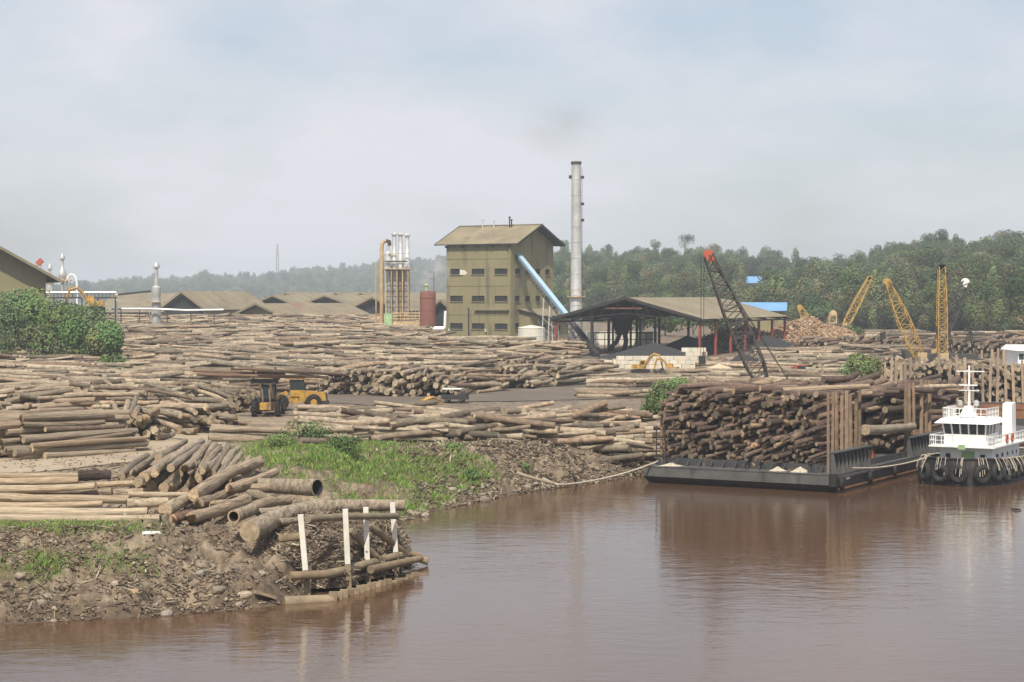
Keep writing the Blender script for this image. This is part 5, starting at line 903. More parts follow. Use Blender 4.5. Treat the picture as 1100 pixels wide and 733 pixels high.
def merge(a):
    o = 0; V_, L2, S2, C2 = [], [], [], []; lo = 0
    for v, l, s, c_ in a: V_.append(v); L2.append(l+o); S2.append(s+lo); C2.append(c_); o += len(v); lo += len(l)
    return np.concatenate(V_), np.concatenate(L2), np.concatenate(S2), np.concatenate(C2)
tag(bulk('wood_scrap', *merge(a), ['debris']), 'orange brown mounds of broken wood scrap behind and beside the open shed', 'wood scrap', kind='stuff')
for px, d, rx, h in ((868, 373, 11.5, 4.6), (800, 369, 10.5, 3.1), (905, 353, 7.5, 2.3)): mound('scrap_heap', {868: 'highest heap of orange wood scrap right of the open shed', 800: 'wood scrap heap seen between the red shed posts', 905: 'lower wood scrap heap nearest the bright green bush'}[px], X(px, d), d, rx, 7, h, mat('scrap_core', (.27, .16, .09), .95, var=.4, scale=2), 'wood heap', px)
mound('sawdust_heap', 'pale sawdust heap at the right end of the block wall', X(772, 280), 280, 3.2, 2, 1.3, mat('sawdust', (.5, .4, .27), .95, var=.15, scale=2), 'heap', 5)
mound('root_heap', 'brown root heap between the block wall and the dark crane boom', X(776, 292), 292, 3, 2, 1.9, mat('root_soil', (.15, .105, .075), .95, var=.5, scale=3, bump=.1), 'heap', 6); mound('root_heap', 'brown root heap under the dark crane boom behind the pale sawdust', X(798, 300), 300, 3.4, 2, 2.0, 'ash', 'heap', 9)
def bank_fx(pb, yb, zmin, smax):
    def f(n):
        k = 14*n; px = rng.uniform(*pb, k); d = rng.uniform(11*F/(yb[1]-HY), HC*F/(yb[0]-HY), k); x = X(px, d); z, s, _ = ground(x, d, True); py = HY+(HC-z)*F/d
        ok = np.where((s > zmin) & (s < smax) & (py > yb[0]) & (py < yb[1]) & (fbm(x*.5, d*.5, 3)+.25*rng.random(k) > .5))[0][:n]; ok = np.resize(ok, n); return np.stack([x[ok], d[ok], z[ok]+.04], 1), None
    return f
bp_ = [(.18, .135, .09), (.12, .088, .06), (.25, .2, .14), (.08, .058, .04), (.34, .29, .21), (.14, .1, .07)]
a = [sticks(1800, bank_fx((0, 330), (565, 668), .0, 12), .24, .025, bp_), sticks(1500, bank_fx((0, 330), (565, 668), .0, 12), .7, .025, bp_), sticks(4200, bank_fx((296, 450), (550, 632), .0, 9), .8, .028, bp_), sticks(6500, bank_fx((440, 700), (470, 545), .0, 11), .45, .04, bp_), sticks(2200, bank_fx((380, 700), (462, 500), 5, 22), .8, .045, bp_), sticks(2600, bank_fx((0, 330), (480, 565), 8, 40), .5, .03, bp_)]
tag(bulk('bank_debris', *merge(a), ['debris']), 'roots, bark and broken sticks littering the bare river bank', 'debris', kind='stuff')
def clods(n, fx, r0, r1):
    C, _ = fx(n); b = np.array([(1, 0, 0), (-1, 0, 0), (0, 1, 0), (0, -1, 0), (0, 0, 1), (0, 0, -1)], float); fs = np.array([(0, 2, 4), (2, 1, 4), (1, 3, 4), (3, 0, 4), (2, 0, 5), (1, 2, 5), (3, 1, 5), (0, 3, 5)]).ravel(); r = (r0*(r1/r0)**(rng.random(n)**3.2))[:, None, None]
    a = rng.random(n)*6.28; vs = b[None]*rng.uniform(.6, 1.3, (n, 6, 1))*r+rng.normal(size=(n, 6, 3))*r*.15; x = vs[..., 0]*np.cos(a)[:, None]-vs[..., 1]*np.sin(a)[:, None]; y = vs[..., 0]*np.sin(a)[:, None]+vs[..., 1]*np.cos(a)[:, None]; vs = np.stack([x, y, vs[..., 2]*.7], -1)+C[:, None]
    pal = np.array([(.18, .13, .085), (.22, .165, .11), (.13, .092, .06), (.26, .205, .145)]); col = pal[rng.integers(0, 4, n)]*rng.uniform(.8, 1.2, (n, 1)); return vs.reshape(-1, 3), (fs[None]+6*np.arange(n)[:, None]).ravel(), np.arange(n*8)*3, np.repeat(col, 6, 0)
tag(bulk('soil_clods', *merge([clods(2000, bank_fx((0, 330), (565, 670), -.1, 12), .03, .22), clods(900, bank_fx((296, 450), (550, 632), .0, 8), .05, .26), clods(2600, bank_fx((440, 700), (475, 548), -.1, 10), .05, .32), clods(500, bank_fx((250, 480), (480, 560), .0, 9), .05, .22)]), ['debris']), 'crumbled clods of soil on the river banks', 'soil', kind='stuff')
import bmesh
def rock_mesh(seed):
    b = bmesh.new(); bmesh.ops.create_icosphere(b, subdivisions=2, radius=1); r2 = random.Random(seed)
    for v in b.verts: n_ = 1+.3*(float(fbm(np.array([v.co.x*1.3+seed*7]), np.array([v.co.y*1.3+v.co.z]), 3)[0])-.5)*2; v.co = V(v.co.x*n_, v.co.y*n_*.8, v.co.z*n_*.6)
    me = bpy.data.meshes.new('rock'); b.to_mesh(me); b.free(); me.materials.append(M['rock']); return me
RM = [rock_mesh(i) for i in range(6)]; pts, _ = bank_fx((430, 690), (512, 560), .05, 2.2)(46); pts2, _ = bank_fx((5, 330), (615, 668), .05, 4)(16)
for i, p in enumerate(np.concatenate([pts, pts2])):
    o = bpy.data.objects.new('rock', RM[i % 6]); link(o); s = random.uniform(.1, .42); o.location = tuple(p); o.scale = (s, s, s); o.rotation_euler = (0, 0, random.uniform(0, 6)); tag(o, 'stone at the waterline of the cut bank left of the barge' if i < 46 else 'stone on the muddy foreground bank', 'rock', 'stones below the cut bank' if i < 46 else 'stones on the foreground bank')
def chunk(name, label, cat, px, py, z, sx, sy, sz, m, rz=0, tilt=0):
    p = PZ(px, py, z); b_ = MB(); b_.hexa([(-sx, -sy, -sz), (sx*.9, -sy, -sz), (sx, sy*.9, -sz), (-sx*.9, sy, -sz), (-sx*.95, -sy*.9, sz*.8), (sx*.8, -sy, sz), (sx*.9, sy*.8, sz*.9), (-sx*.9, sy*.9, sz)]); o = b_.build(name, m, None, False, (p.x, p.y, max(z, G(p.x, p.y)+sz*.3)), rz); o.rotation_euler = (0, tilt, rz); tag(o, label, cat); return o
def boulder(label, cat, px, py, z, sx, sy, sz, m, rz=0):
    p = PZ(px, py, z); o = link(bpy.data.objects.new('boulder', random.choice(RM))); o.location = (p.x, p.y, max(G(p.x, p.y), 0)+sz*.25); o.scale = (sx, sy, sz*1.3); o.rotation_euler = (0, 0, rz); return tag(o, label, cat)
chunk('white_sheet', 'crumpled white plastic sheet on the foreground bank', 'plastic sheet', 163, 578, 2.5, .5, .22, .06, 'white', .2); chunk('plank', 'broken plank at the waterline left of the jetty', 'plank', 285, 639, .5, .62, .2, .07, 'timber', .6, .35); chunk('plank', 'short pale plank on the muddy foreground bank', 'plank', 143, 643, .6, .3, .13, .09, 'cut', .1); boulder('pale squarish boulder at the waterline near the left edge', 'rock', 44, 660, .2, .2, .18, .28, 'rock', .3)
boulder('pale boulder at the foot of the eroded grassy bank', 'rock', 521, 533, .4, .42, .3, .4, 'rock', .4); boulder('flat pale slab on the shore beyond the white posts', 'rock', 457, 547, .5, .4, .25, .26, 'rock', .9)
for a, b_, r_, lab in (((555, 508, 1.6), (594, 519, .9), .13, 'thin dead trunk lying down the cut bank'), ((608, 486, 2.4), (621, 507, 1.4), .11, 'dark branch standing on the eroded bank'), ((571, 511, 1.2), (573, 492, 2.6), .16, 'pale stump on the eroded bank'), ((675, 476, 2.9), (702, 481, 2.9), .16, 'orange log beside the left end of the barge'), ((570, 438, 3.6), (612, 444, 3.5), .16, 'pale pole lying alone on the dark yard road'), ((460, 603, .25), (430, 598, .5), .22, 'wet log jutting into the river past the jetty'), ((105, 588, 2.1), (170, 594, 1.9), .07, 'thin dark root lying along the foreground bank')): log_pp(pz(a), pz(b_), r_, lab, None, 'bark')
# ---------------------------------------------------------------- jetty at the end of the spit
jt = thing('timber_jetty', 'broken timber jetty with four white posts at the end of the foreground bank', 'jetty', PZ(330, 645, 0)); jb = jt.location
def JP(px, py, d): return PD(px, py, d)-jb
for top, bot, d in (((323, 553), (331, 643), 95), ((371, 547), (375, 636), 97.5), ((393, 545), (395.5, 630), 100), ((421.5, 540), (427, 620), 102.5)):
    a, b_ = JP(*top, d), JP(*bot, d); u = a-b_; MB().beam(b_+u*.34, a, .27, .25).build('white_post', 'whitepost', jt); MB().beam(b_-u.normalized()*.8, b_+u*.338, .3, .28).build('pile', 'timber', jt)
MB().tube([JP(331, 557.5, 95.4), JP(372, 555, 98), JP(426, 554.5, 102)], [.2, .18, .17], 10).build('rail', 'timber', jt, True)
MB().tube([JP(311, 619, 94), JP(353, 617, 95)], .22, 10).build('beam', 'timber', jt, True); MB().tube([JP(300, 579, 97), JP(322, 576, 97)], .2, 9).build('beam', 'timber', jt, True)
MB().tube([JP(305, 648, 93.2), JP(360, 645, 94.2)], [.34, .3], 10).build('beam', 'timber', jt, True)
for k in range(17):     # row of sheet piles along the waterline
    f_ = k/16; d = 94+f_*9; px = 358+f_*94; py = 644-f_*23; a = JP(px, py, d); MB().box(a.x-.21, a.x+.2, a.y-.1-(k % 2)*.08, a.y+.12-(k % 2)*.08, -.9, a.z+.28+random.uniform(-.08, .12)).build('sheet_pile', 'timber', jt)
for (pa, pb, da, db, r_) in (((350, 618), (430, 596), 96, 103, .24), ((412, 590), (452, 597), 103, 104, .18), ((398, 612), (452, 600), 99, 104, .22), ((376, 570), (416, 610), 99.5, 101, .2), ((398, 566), (438, 596), 101, 103.5, .2)): MB().tube([JP(*pa, da), JP(*pb, db)], [r_, r_*.85], 9).build('fallen_timber', 'timber', jt, True)
root_soil = mat('matted_roots', (.135, .095, .066), .95, var=.5, scale=2.5, bump=.15, det=10)
for px, py, d, rx, ry, hh, lab in ((352, 612, 98.2, 1.5, 1.6, 2.7, 'matted root mass between the first and second white posts'), (384, 606, 101, 1.5, 1.6, 2.6, 'matted root mass between the second and third white posts'), (413, 600, 103.6, 1.3, 1.6, 2.3, 'matted root mass between the third and fourth white posts')):
    mound('root_mass', lab, X(px, d), d, rx, ry, hh, root_soil, 'earth', px, z=.35)
def root_fx(n):
    i = rng.integers(0, 3, n); cx = np.array([X(352, 98.2), X(384, 101), X(413, 103.6)])[i]; cy = np.array([98.2, 101, 103.6])[i]; a = rng.random(n)*6.28; q = rng.random(n)**.5; return np.stack([cx+np.cos(a)*q*1.5, cy+np.sin(a)*q*1.5, .3+2.6*(1-q)**.85], 1), None
tag(bulk('hanging_roots', *sticks(1500, root_fx, .8, .022, bp_), ['debris']), 'tangled roots and sticks on the root masses behind the white posts', 'roots', kind='stuff')
# ---------------------------------------------------------------- barge
bg_ = thing('log_barge', 'long black flat barge piled with reddish logs and moored at the bank', 'barge', (BO[0], BO[1], 0), BA); BWid, BLen = 16.2, 62
mb = MB(); prf = [(0, 1.32), (0, .52), (2.4, -1.2), (BLen-3, -1.2), (BLen, .5), (BLen, 1.32)]; n_ = len(prf)
vs = [(-BWid+(.35 if z < 0 else 0), y, z) for y, z in prf]+[(-(.35 if z < 0 else 0), y, z) for y, z in prf]; o_ = 0
mb.add(vs, [tuple(range(n_)), tuple(range(2*n_-1, n_-1, -1))]+[(i, n_+i, n_+(i+1) % n_, (i+1) % n_) for i in range(1, n_-1)]); hull = mb.build('hull', 'hull', bg_)
MB().box(-BWid+.02, -.02, -.05, -.006, .56, 1.3).build('bow_plate', 'hullgrey', bg_)
MB().box(-BWid-.03, .03, -.09, BLen, 1.325, 1.4).build('deck', 'hullgrey', bg_)
MB().beam((.07, .2, 1.15), (.07, BLen, 1.15), .12, .2).build('rub_rail', 'hullgrey', bg_); MB().beam((.07, .6, .25), (.07, BLen, .25), .1, .12).build('rub_rail', 'hullrust', bg_)
# plate in front of the stack with stiffeners
MB().box(-BWid+.9, -.5, 1.62, 1.72, 1.404, 1.98).build('end_coaming', 'hull', bg_)
for k in range(15): x = -BWid+1.2+k*1.03; MB().prism([(1.0, 1.404), (1.615, 1.404), (1.615, 1.9)], 0, x-.05, x+.05).build('stiffener', 'hull', bg_)
def side_gate(y0, y1, ps, h_):
    MB().box(-.62, -.5, y0, y1, 1.404, 3.0).build('side_coaming', 'hull', bg_); MB().box(-.62, .0, y0, y1, 3.003, 3.1).build('coaming_cap', 'hullgrey', bg_)
    for y in np.arange(y0+.1, y1, .85): MB().prism([(-.497, 1.404), (.02, 1.404), (-.3, 3.0), (-.497, 3.0)], 1, y-.05, y+.05).build('bracket', 'hullgrey', bg_)
    for y in ps:
        lean = random.uniform(-.08, .08); w_ = random.uniform(.19, .27); MB().beam((-.8, y, 1.42), (-.8+lean, y+random.uniform(-.1, .1), 1.4+h_*random.uniform(.95, 1.03)), w_, w_*.8).build('stake', 'post', bg_)
side_gate(.3, 8.3, [.6, 1.5, 2.5, 3.5, 4.6, 5.6, 6.7, 7.6], 6.1); side_gate(18.4, 27.5, [18.9, 20.1, 21.3, 23.2, 24.6, 25.6], 6.3)
MB().box(-.62, -.5, 8.31, 18.39, 1.404, 1.9).build('side_coaming', 'hull', bg_)
for y in (1.9, 2.6, 3.4, 4.4, 5.5): MB().beam((-BWid+.7, y, 1.42), (-BWid+.7, y, 6.6), .2, .2).build('stake', 'post', bg_)
mb = MB(); 
for z in (2.0, 2.7, 3.4, 4.2): mb.beam((-BWid+.5, 1.3, z), (-BWid+1.3, 1.3, z), .07, .07)
mb.beam((-BWid+.5, 1.3, 1.4), (-BWid+.5, 1.3, 4.5), .08, .08); mb.beam((-BWid+1.3, 1.3, 1.4), (-BWid+1.3, 1.3, 4.5), .08, .08); mb.build('ladder', 'dark', bg_)
for x, y, R0 in ((.32, .55, .5), (.3, 7.0, .5), (.3, 13, .42)): MB().torus((x, y, .72), (1, .25, 0), R0*.72, R0*.36, 20, 9).build('tyre_fender', 'black', bg_, True)
MB().cyl((-.2, .05, .5), (-.2, .05, 1.4), .35, n=14).build('corner_fender', 'black', bg_)
for x in (-15.2, -14.2, -2.4): 
    for dx in (0, .5): MB().cyl((x+dx, .75, 1.4), (x+dx, .75, 1.85), .16, n=12).build('bollard', 'hull', bg_)
mb = MB(); mb.box(-.013, .0, 2.55, 3.2, .85, 1.0); 
for i in range(6):      # small illegible white hull mark
    mb.box(.004, .012, 2.3+i*.13, 2.39+i*.13, .82, 1.0)
mb.build('hull_mark', 'white', bg_)
mound('rope_coil', 'tan heap of rope on the near right corner of the barge', *BW(-3.1, .75), .8, .45, .5, 'rope', 'rope', 4, z=1.5); mound('rope_coil', 'second tan rope heap, left of the one at the barge corner', *BW(-5.0, .8), .8, .4, .38, 'rope', 'rope', 14, z=1.5); mound('rope_coil', 'white rope heap at the left corner of the barge', *BW(-14.0, .55), 1.1, .35, .3, 'rope', 'rope', 24, z=1.5)
p = BW(-1.6, 11.8); t = thing('red_fuel_box', 'small red box on the barge deck between the two post groups', 'box', (p[0], p[1], 1.41), BA); MB().box(-.45, .45, -.4, .4, 0, .75).build('box', mat('bright_red', (.62, .04, .02), .5), t); MB().box(-.47, .47, -.42, .42, .753, .82).build('lid', 'red', t); MB().tube([(-.2, 0, .82), (-.2, 0, .95), (.2, 0, .95), (.2, 0, .82)], .03, 6).build('handle', 'dark', t)
p = BW(-1.2, 9.9); chunk('rusty_plate', 'brown rusty steel plate leaning inside the barge gap', 'plate', 930, 486, 1.6, .1, .1, .1, 'hullrust'); bpy.data.objects['rusty_plate'].location = (p[0], p[1], 2.0); bpy.data.objects['rusty_plate'].scale = (8, 2, 6)
# mooring line
a = BW(-15.2, .75); a = V(a[0], a[1], 1.75); b_ = PZ(600, 521, .5); pts = [a.lerp(b_, i/12)-V(0, 0, .7*4*(i/12)*(1-i/12)*.5) for i in range(13)]; pts.append(b_+V(-1.2, 1.0, .4)); tag(MB().tube(pts, .075, 6).build('mooring_rope', 'rope', None, True), 'pale mooring rope sagging from the barge corner to the bank', 'rope')
# ---------------------------------------------------------------- tug
tgx = V(X(1024, 151.5), 151.5, 0); TA = R_(-30); tg = thing('tugboat', 'white tugboat with a black hull hung with tyres beside the log barge', 'tugboat', tgx, TA); tg.scale = (.93, .93, .97)   # bow at origin, stern +y
st = [(-.6, .9, 2.15), (.2, 2.3, 2.15), (1.2, 3.0, 2.12), (3, 3.5, 2.0), (7, 3.7, 1.85), (12, 3.7, 1.75), (17, 3.5, 1.75), (19.5, 3.1, 1.8)]; vs = []
for y, b, z in st: vs += [(-b, y, z), (-b*.93, y+(.5 if y < 2 else 0), -.9), (b*.93, y+(.5 if y < 2 else 0), -.9), (b, y, z)]
fs = [];
for i in range(len(st)-1): o = 4*i; fs += [(o, o+4, o+5, o+1), (o+1, o+5, o+6, o+2), (o+2, o+6, o+7, o+3)]
fs += [(0, 1, 2, 3), tuple(4*(len(st)-1)+k for k in (3, 2, 1, 0))]; MB().add(vs, fs).build('hull', 'hull', tg)
vs = []; fs = []
for y, b, z in st: vs += [(-b*.95, y+.12, z-.85), (b*.95, y+.12, z-.85)]
MB().add(vs, [(2*i, 2*i+1, 2*i+3, 2*i+2) for i in range(len(st)-1)]).build('deck', 'hullgrey', tg)
mb = MB(); 
for s in (-1, 1): mb.tube([(s*b, y, z+.04) for y, b, z in st], .1, 6)
mb.tube([(-st[0][1], st[0][0], 2.19), (st[0][1], st[0][0], 2.19)], .1, 6); mb.build('gunwale', 'black', tg)
def side_pt(y, s):
    a = np.array(st); return V(s*float(np.interp(y, a[:, 0], a[:, 1])), y, float(np.interp(y, a[:, 0], a[:, 2])))
tn = []
for s in (-1, 1):
    for y, R0 in ((.25, .84), (1.6, .8), (3.0, .76), (4.4, .72), (5.8, .7), (7.2, .66), (8.6, .66), (10, .62), (11.4, .62), (12.8, .6), (14.2, .6), (15.6, .6), (17, .6), (18.4, .6)):
        p = side_pt(y, s); q = side_pt(y+.2, s)-side_pt(y-.2, s); nrm = V(q.y*s, -q.x*s, 0).normalized(); c_ = p+nrm*.22; c_.z = .95+random.uniform(-.12, .15); MB().torus(c_, nrm+V(0, 0, random.uniform(-.1, .1)), R0*.68, R0*.33, 20, 9).build('tyre_fender', 'black', tg, True); tn.append((p, nrm, c_, R0))
for x in (-.85, .75): MB().torus((x, -.95, 1.0), (x*.15, -1, 0), .56, .27, 20, 9).build('tyre_fender', 'black', tg, True); tn.append((V(x, -.6, 2.15), V(0, -1, 0), V(x, -.95, 1.0), .84))
for p, nrm, c_, R0 in tn:
    for k in range(4):
        mb = MB(); a = V(-nrm.y, nrm.x, 0); u = random.uniform(-.6, .6); tp = V(p.x, p.y, p.z+.12)+a*u*.8; e_ = c_+a*u*R0*1.0+nrm*random.uniform(.2, .42)+V(0, 0, R0*random.uniform(-.25, .6)); mb.tube([tp-nrm*.2, tp+nrm*.14, tp.lerp(e_, .6)+nrm*.12, e_], random.choice((.02, .03, .04)), 5); mb.build('rope_lashing', 'rope', tg)
# deckhouse
dh = MB(); dh.hexa([(-2.3, 3.6, 1.0), (2.3, 3.6, 1.0), (2.4, 12, 1.0), (-2.4, 12, 1.0), (-2.3, 3.7, 2.9), (2.3, 3.7, 2.9), (2.4, 12, 2.9), (-2.4, 12, 2.9)]); d1 = dh.build('deckhouse', 'white', tg)
for x0, x1, z0, z1, m_ in ((-.35, .75, 1.1, 2.5, 'green'), (-1.75, -1.35, 1.9, 2.3, 'glass'), (1.3, 1.7, 1.9, 2.3, 'glass')): MB().box(x0, x1, 3.54, 3.6, z0, z1).build('door' if m_ == 'green' else 'porthole', m_, d1)
for y in (5, 6.6, 8.2, 9.8, 11): MB().cyl((2.3, y, 2.15), (2.42, y, 2.15), .17, n=12).build('porthole', 'glass', d1)
MB().box(-2.9, 2.9, 2.3, 12.6, 2.903, 3.02).build('bridge_deck', 'white', tg)
def rail(parent, pts, h_, step=.5, m_='white', mids=(.5,)):
    mb = MB(); pts = [V(*p) for p in pts]
    for a, b in zip(pts[:-1], pts[1:]):
        n = max(1, int((b-a).length/step)); [mb.beam(a.lerp(b, i/n), a.lerp(b, i/n)+V(0, 0, h_), .06, .06) for i in range(n+1)]; mb.beam(a+V(0, 0, h_), b+V(0, 0, h_), .08, .08); [mb.beam(a+V(0, 0, h_*k), b+V(0, 0, h_*k), .05, .05) for k in mids]
    return mb.build('railing', m_, parent)
rail(tg, [(-2.8, 6, 3.02), (-2.8, 2.4, 3.02), (2.8, 2.4, 3.02), (2.8, 12, 3.02)], .85)
# wheelhouse, inclined windows
wh = MB(); wh.hexa([(-1.85, 3.3, 3.02), (1.85, 3.3, 3.02), (1.85, 7.2, 3.02), (-1.85, 7.2, 3.02), (-1.85, 3.3, 3.95), (1.85, 3.3, 3.95), (1.85, 7.2, 3.95), (-1.85, 7.2, 3.95)]); w1 = wh.build('wheelhouse', 'white', tg)
mb = MB(); n5 = 5
for i in range(n5+1): x = -1.8+3.6*i/n5; mb.beam((x, 3.35, 3.95), (x*1.06, 3.1, 4.85), .12, .1)
for s in (-1, 1):
    for y in (4.3, 5.3, 6.3, 7.15): mb.beam((s*1.8, y, 3.95), (s*1.9, y, 4.85), .12, .1)
mb.build('window_frame', 'white', w1)
for i in range(n5): a, b = -1.8+3.6*i/n5+.06, -1.8+3.6*(i+1)/n5-.06; MB().add([(a, 3.4, 3.953), (b, 3.4, 3.953), (b*1.06, 3.15, 4.85), (a*1.06, 3.15, 4.85)], [(0, 1, 2, 3)]).build('pane', 'glass', w1)
for s in (-1, 1):
    for a, b in ((3.5, 4.25), (4.35, 5.25), (5.35, 6.25)): MB().add([(s*1.78, a, 3.953), (s*1.78, b, 3.953), (s*1.88, b, 4.85), (s*1.88, a, 4.85)], [(0, 1, 2, 3)]).build('pane', 'glass', w1)
MB().box(-1.6, 1.6, 6.9, 7.15, 3.953, 4.84).build('rear_wall', 'white', w1)
MB().hexa([(-2.5, 2.55, 4.86), (2.5, 2.55, 4.86), (2.4, 7.6, 4.86), (-2.4, 7.6, 4.86), (-2.05, 3.2, 5.25), (2.05, 3.2, 5.25), (2.0, 7.4, 5.25), (-2.0, 7.4, 5.25)]).build('roof', 'white', w1)
rail(tg, [(-1.9, 7, 5.25), (-1.9, 3.3, 5.25), (1.9, 3.3, 5.25), (1.9, 7, 5.25)], .85, .45)
MB().hexa([(-.7, 3.9, 5.25), (.7, 3.9, 5.25), (.7, 5.2, 5.25), (-.7, 5.2, 5.25), (-.3, 4.2, 6.25), (.3, 4.2, 6.25), (.3, 5, 6.25), (-.3, 5, 6.25)]).build('mast_base', 'white', tg)
ms = MB().tube([(0, 4.6, 6.2), (0, 4.6, 9.65)], [.13, .08], 8).build('mast', 'white', tg, True); mb = MB(); mb.beam((-1.1, 4.6, 9.15), (1.35, 4.6, 9.15), .09, .09); mb.beam((-.9, 4.6, 7.55), (.9, 4.6, 7.55), .09, .09); mb.beam((0, 4.3, 7.55), (0, 4.3, 7.9), .08); mb.build('crosstree', 'white', ms); MB().box(-.8, .8, 4.25, 4.42, 7.95, 8.05).build('radar', 'white', ms)
for x in (-.75, .7): MB().lathe((x, 4.4, 5.9), [(.05, 0), (.05, .35), (.24, .4), (.24, .75), (.05, .85)], 10).build('searchlight', 'silver', tg)
MB().hexa([(1.5, 9.6, 3.02), (2.4, 9.6, 3.02), (2.4, 10.9, 3.02), (1.5, 10.9, 3.02), (1.53, 9.65, 6.25), (2.37, 9.65, 6.25), (2.37, 10.85, 6.35), (1.53, 10.85, 6.35)]).build('funnel', 'white', tg)
for y in (6.3, 8.0): MB().torus((2.86, y, 3.5), (1, 0, 0), .3, .08, 16, 6).build('lifebuoy', 'orange', tg)
MB().box(-.3, .35, 2.28, 2.297, 2.75, 3.15).build('name_board', 'green', tg)
MB().cyl((-1.2, 1.6, 1.25), (1.2, 1.6, 1.25), .35, n=14).build('winch', 'green', tg)
t = thing('hawser_coil', 'pale coil of thick hawser on the after deck of the white tug', 'rope', tg.location+Matrix.Rotation(TA, 3, 'Z') @ V(1.9, 12.6, 1.0)); [MB().torus((0, 0, .3+.2*k), (0, 0, 1), .9-.1*k, .12, 18, 6).build('turn', 'rope', t, True) for k in range(5)]
t = thing('foam_buoy', 'white foam float in the water under the tug bow', 'float', PZ(994, 518, .05)); MB().lathe((0, 0, -.1), [(.1, 0), (.32, .1), (.36, .3), (.2, .5), (.02, .55)], 12).build('float', 'white', t, True)
pts = [PZ(1000+i*3-22, 516.5+(i % 2), .06) for i in range(7)]; tag(MB().tube(pts, .14, 6).build('driftwood', 'barkred', None, True), 'brown driftwood floating beside the white foam float', 'driftwood'); tag(MB().tube([PZ(1086, 546, .06), PZ(1091, 547.5, .1), PZ(1097, 548, .04)], [.04, .07, .03], 6).build('driftwood', 'dark', None, True), 'small dark stick floating in open water near the right edge', 'driftwood')
# tow line from tug to barge
a = tg.matrix_basis if False else tgx+Matrix.Rotation(TA, 3, 'Z') @ V(-2.05, .55, 2.15); b2 = BW(-.2, 4.0); b_ = V(b2[0], b2[1], 1.6); pts = [a.lerp(b_, i/8)-V(0, 0, .3*4*(i/8)*(1-i/8)) for i in range(9)]; tag(MB().tube(pts, .055, 6).build('tow_line', 'rope', None, True), 'pale tow line from the tug bow to the side of the barge', 'rope')
# ---------------------------------------------------------------- second barge, posts and far tug
b2o = V(X(1004, 224), 224, 0); t = thing('log_barge', 'rust brown second log barge partly hidden behind the white tug', 'barge', b2o, R_(-12)); mb = MB(); mb.prism([(0, 2.5), (0, 1.2), (2.5, -1), (46, -1), (46, 2.5)], 1, 0, 14); mb.build('hull', 'hullrust', t); MB().box(-.05, 46, -.06, 14.05, 2.503, 2.6).build('deck', 'hullgrey', t); MB().box(0.5, 46, -.1, -.006, 1.8, 2.05).build('rub_rail', 'hullrust', t); MB().box(2, 46, -.09, -.006, .02, .75).build('boot_top', 'hull', t)
for k in range(22):
    x = .8+k*.92+random.uniform(-.18, .18); y = .35+random.uniform(0, .3); MB().beam((x, y, 2.6), (x+random.uniform(-.15, .15), y, 2.6+5.0*random.uniform(.8, 1.12)), random.uniform(.24, .34), .26).build('stake', 'greypost', t)
PM = [MB().add([(-.2, -.18, 0), (.2, -.18, 0), (.2, .18, 0), (-.2, .18, 0), (-.16, -.15, 1), (.17, -.15, 1), (.17, .16, 1.0), (-.16, .16, .985)], [(0, 3, 2, 1), (4, 5, 6, 7), (0, 1, 5, 4), (1, 2, 6, 5), (2, 3, 7, 6), (3, 0, 4, 7)])]
pm = PM[0].build('timber_post', 'greypost'); first = True
for px, yt, d in [(866, 398, 262), (873, 400, 262), (884, 396, 260), (892, 401, 262), (946, 386, 256), (951, 389, 256), (957, 384, 255), (962, 387, 255), (968, 390, 256), (978, 384, 254), (984, 388, 254), (988, 383, 254), (993, 386, 252), (999, 390, 252), (1006, 388, 250), (1014, 391, 250), (1022, 393, 249), (1029, 390, 249), (1036, 394, 248), (1046, 388, 300), (1066, 375, 300), (1072, 374, 300), (1078, 376, 300), (1086, 374, 300), (940, 392, 258), (972, 392, 258), (1055, 376, 302)]:
    o = pm if first else pm.copy()
    if not first: COL.objects.link(o)
    x = X(px, d); g = G(x, d)-.2; o.location = (x, d, g); o.scale = (random.uniform(.85, 1.25), 1, Z(yt, d)-g); o.rotation_euler = (random.uniform(-.03, .03), random.uniform(-.05, .05), random.uniform(-.3, .3)); first = False
    tag(o, 'upright weathered post of the log racks behind the barges' if px > 930 else 'weathered post standing right of the orange truck', 'post', 'posts of the log racks behind the barges' if px > 930 else 'posts right of the orange truck')
q0 = V(X(1103, 236), 236, 0); t = thing('tugboat', 'far white boat cut by the right edge beyond the second barge', 'boat', q0); MB().hexa([(-2, -5, -.5), (2, -5, -.5), (3, 8, -.5), (-3, 8, -.5), (-2.4, -6, 3.4), (2.4, -6, 3.4), (3, 8, 3.2), (-3, 8, 3.2)]).build('hull', 'hull', t); MB().box(-1.6, 1.6, -2, 4, 3.4, 8.3).build('deckhouse', 'white', t); MB().hexa([(-2.1, -2.6, 8.3), (2.1, -2.6, 8.3), (2.1, 4.5, 8.3), (-2.1, 4.5, 8.3), (-1.6, -2, 8.9), (1.6, -2, 8.9), (1.6, 4, 8.9), (-1.6, 4, 8.9)]).build('roof', 'white', t)
for x in (-1.2, -.2, .8): MB().box(x-.3, x+.3, -2.06, -2.004, 7.2, 7.9).build('window', 'glass', t)
rail(t, [(-2.4, -4, 5.6), (2.4, -4, 5.6)], .9); MB().tube([(0, 0, 8.9), (0, 0, 11)], .08, 6).build('mast', 'white', t); MB().box(-2.6, 2.6, -4.2, 4.5, 5.5, 5.6).build('bridge_deck', 'white', t)
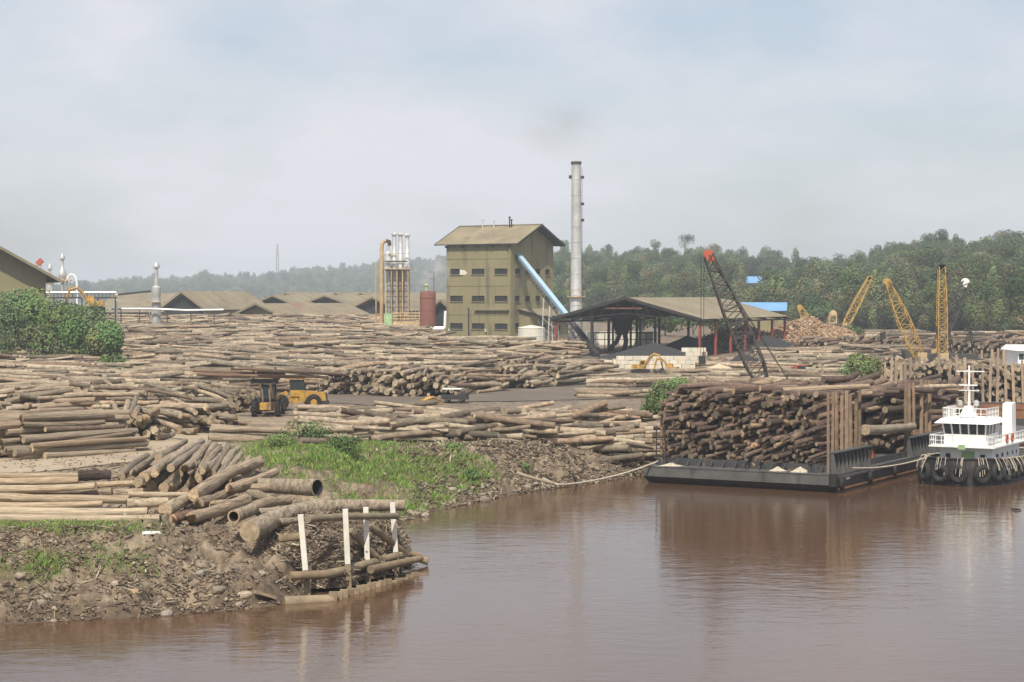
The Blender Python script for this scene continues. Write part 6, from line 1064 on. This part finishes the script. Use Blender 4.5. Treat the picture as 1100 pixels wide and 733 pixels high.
# ---------------------------------------------------------------- smoke and haze
def smoke(label, c, s, dens, col, scl, aniso=.2, lo=.48):
    b = bmesh.new(); bmesh.ops.create_icosphere(b, subdivisions=3, radius=1); me = bpy.data.meshes.new('smoke'); b.to_mesh(me); b.free(); o = bpy.data.objects.new('smoke', me); link(o); o.location = c; o.scale = s
    m = bpy.data.materials.new('smoke'); m.use_nodes = True; t = m.node_tree; n = t.nodes; l = t.links; n.remove(n['Principled BSDF']); pv = n.new('ShaderNodeVolumePrincipled'); pv.inputs['Color'].default_value = (*col, 1); pv.inputs['Anisotropy'].default_value = aniso
    tc_ = n.new('ShaderNodeTexCoord'); z = n.new('ShaderNodeTexNoise'); z.inputs['Scale'].default_value = scl; z.inputs['Detail'].default_value = 4; l.new(tc_.outputs['Object'], z.inputs['Vector'])
    ln = n.new('ShaderNodeVectorMath'); ln.operation = 'LENGTH'; l.new(tc_.outputs['Object'], ln.inputs[0]); f = n.new('ShaderNodeMapRange'); f.inputs['From Min'].default_value = .95; f.inputs['From Max'].default_value = .2; l.new(ln.outputs['Value'], f.inputs['Value'])
    r = n.new('ShaderNodeMapRange'); r.inputs['From Min'].default_value = lo; r.inputs['From Max'].default_value = lo+.25; r.inputs['To Max'].default_value = dens; l.new(z.outputs['Fac'], r.inputs['Value']); mu = n.new('ShaderNodeMath'); mu.operation = 'MULTIPLY'; l.new(r.outputs['Result'], mu.inputs[0]); l.new(f.outputs['Result'], mu.inputs[1]); l.new(mu.outputs[0], pv.inputs['Density']); l.new(pv.outputs['Volume'], n['Material Output'].inputs['Volume']); me.materials.append(m)
    return tag(o, label, 'smoke')
smoke('white steam drifting from the red tank against the olive building', PD(467, 293, 399), (3.8, 2.5, 4.6), 1.3, (.95, .95, .95), 1.6)
smoke('thin steam rising lower left of the olive building', PD(450, 306, 399), (3.0, 2, 2.4), .6, (.95, .95, .95), 1.7)
smoke('faint grey brown smoke above the tall silver chimney', PD(604, 138, CD), (11, 6, 7), .06, (.55, .47, .42), 1.5, lo=.42)
HZ = 2.6e-4
hm = bpy.data.materials.new('haze'); hm.use_nodes = True; t = hm.node_tree; n = t.nodes; n.remove(n['Principled BSDF']); pv = n.new('ShaderNodeVolumePrincipled'); pv.inputs['Color'].default_value = (.80, .90, 1.0, 1); pv.inputs['Density'].default_value = HZ; pv.inputs['Anisotropy'].default_value = .1; t.links.new(pv.outputs['Volume'], n['Material Output'].inputs['Volume']); M['haze'] = hm
top = 0.
for o in sc.objects:
    if o.type == 'MESH' and o.name.split('.')[0] in ('forest', 'hill', 'smoke', 'crown'):
        mw = Matrix.Translation(o.parent.location) @ o.matrix_basis if o.parent else o.matrix_basis
        a = np.empty(len(o.data.vertices)*3, np.float32); o.data.vertices.foreach_get('co', a); top = max(top, float(a.reshape(-1, 3)[:, 2].max())*mw.to_scale().z+mw.translation.z)
print('haze top', top)
hz = MB().box(-5700, 5700, -160, 4700, -4.2, top+3).build('haze', 'haze'); tag(hz, 'pale blue haze over the whole river and hills', 'haze', kind='stuff')
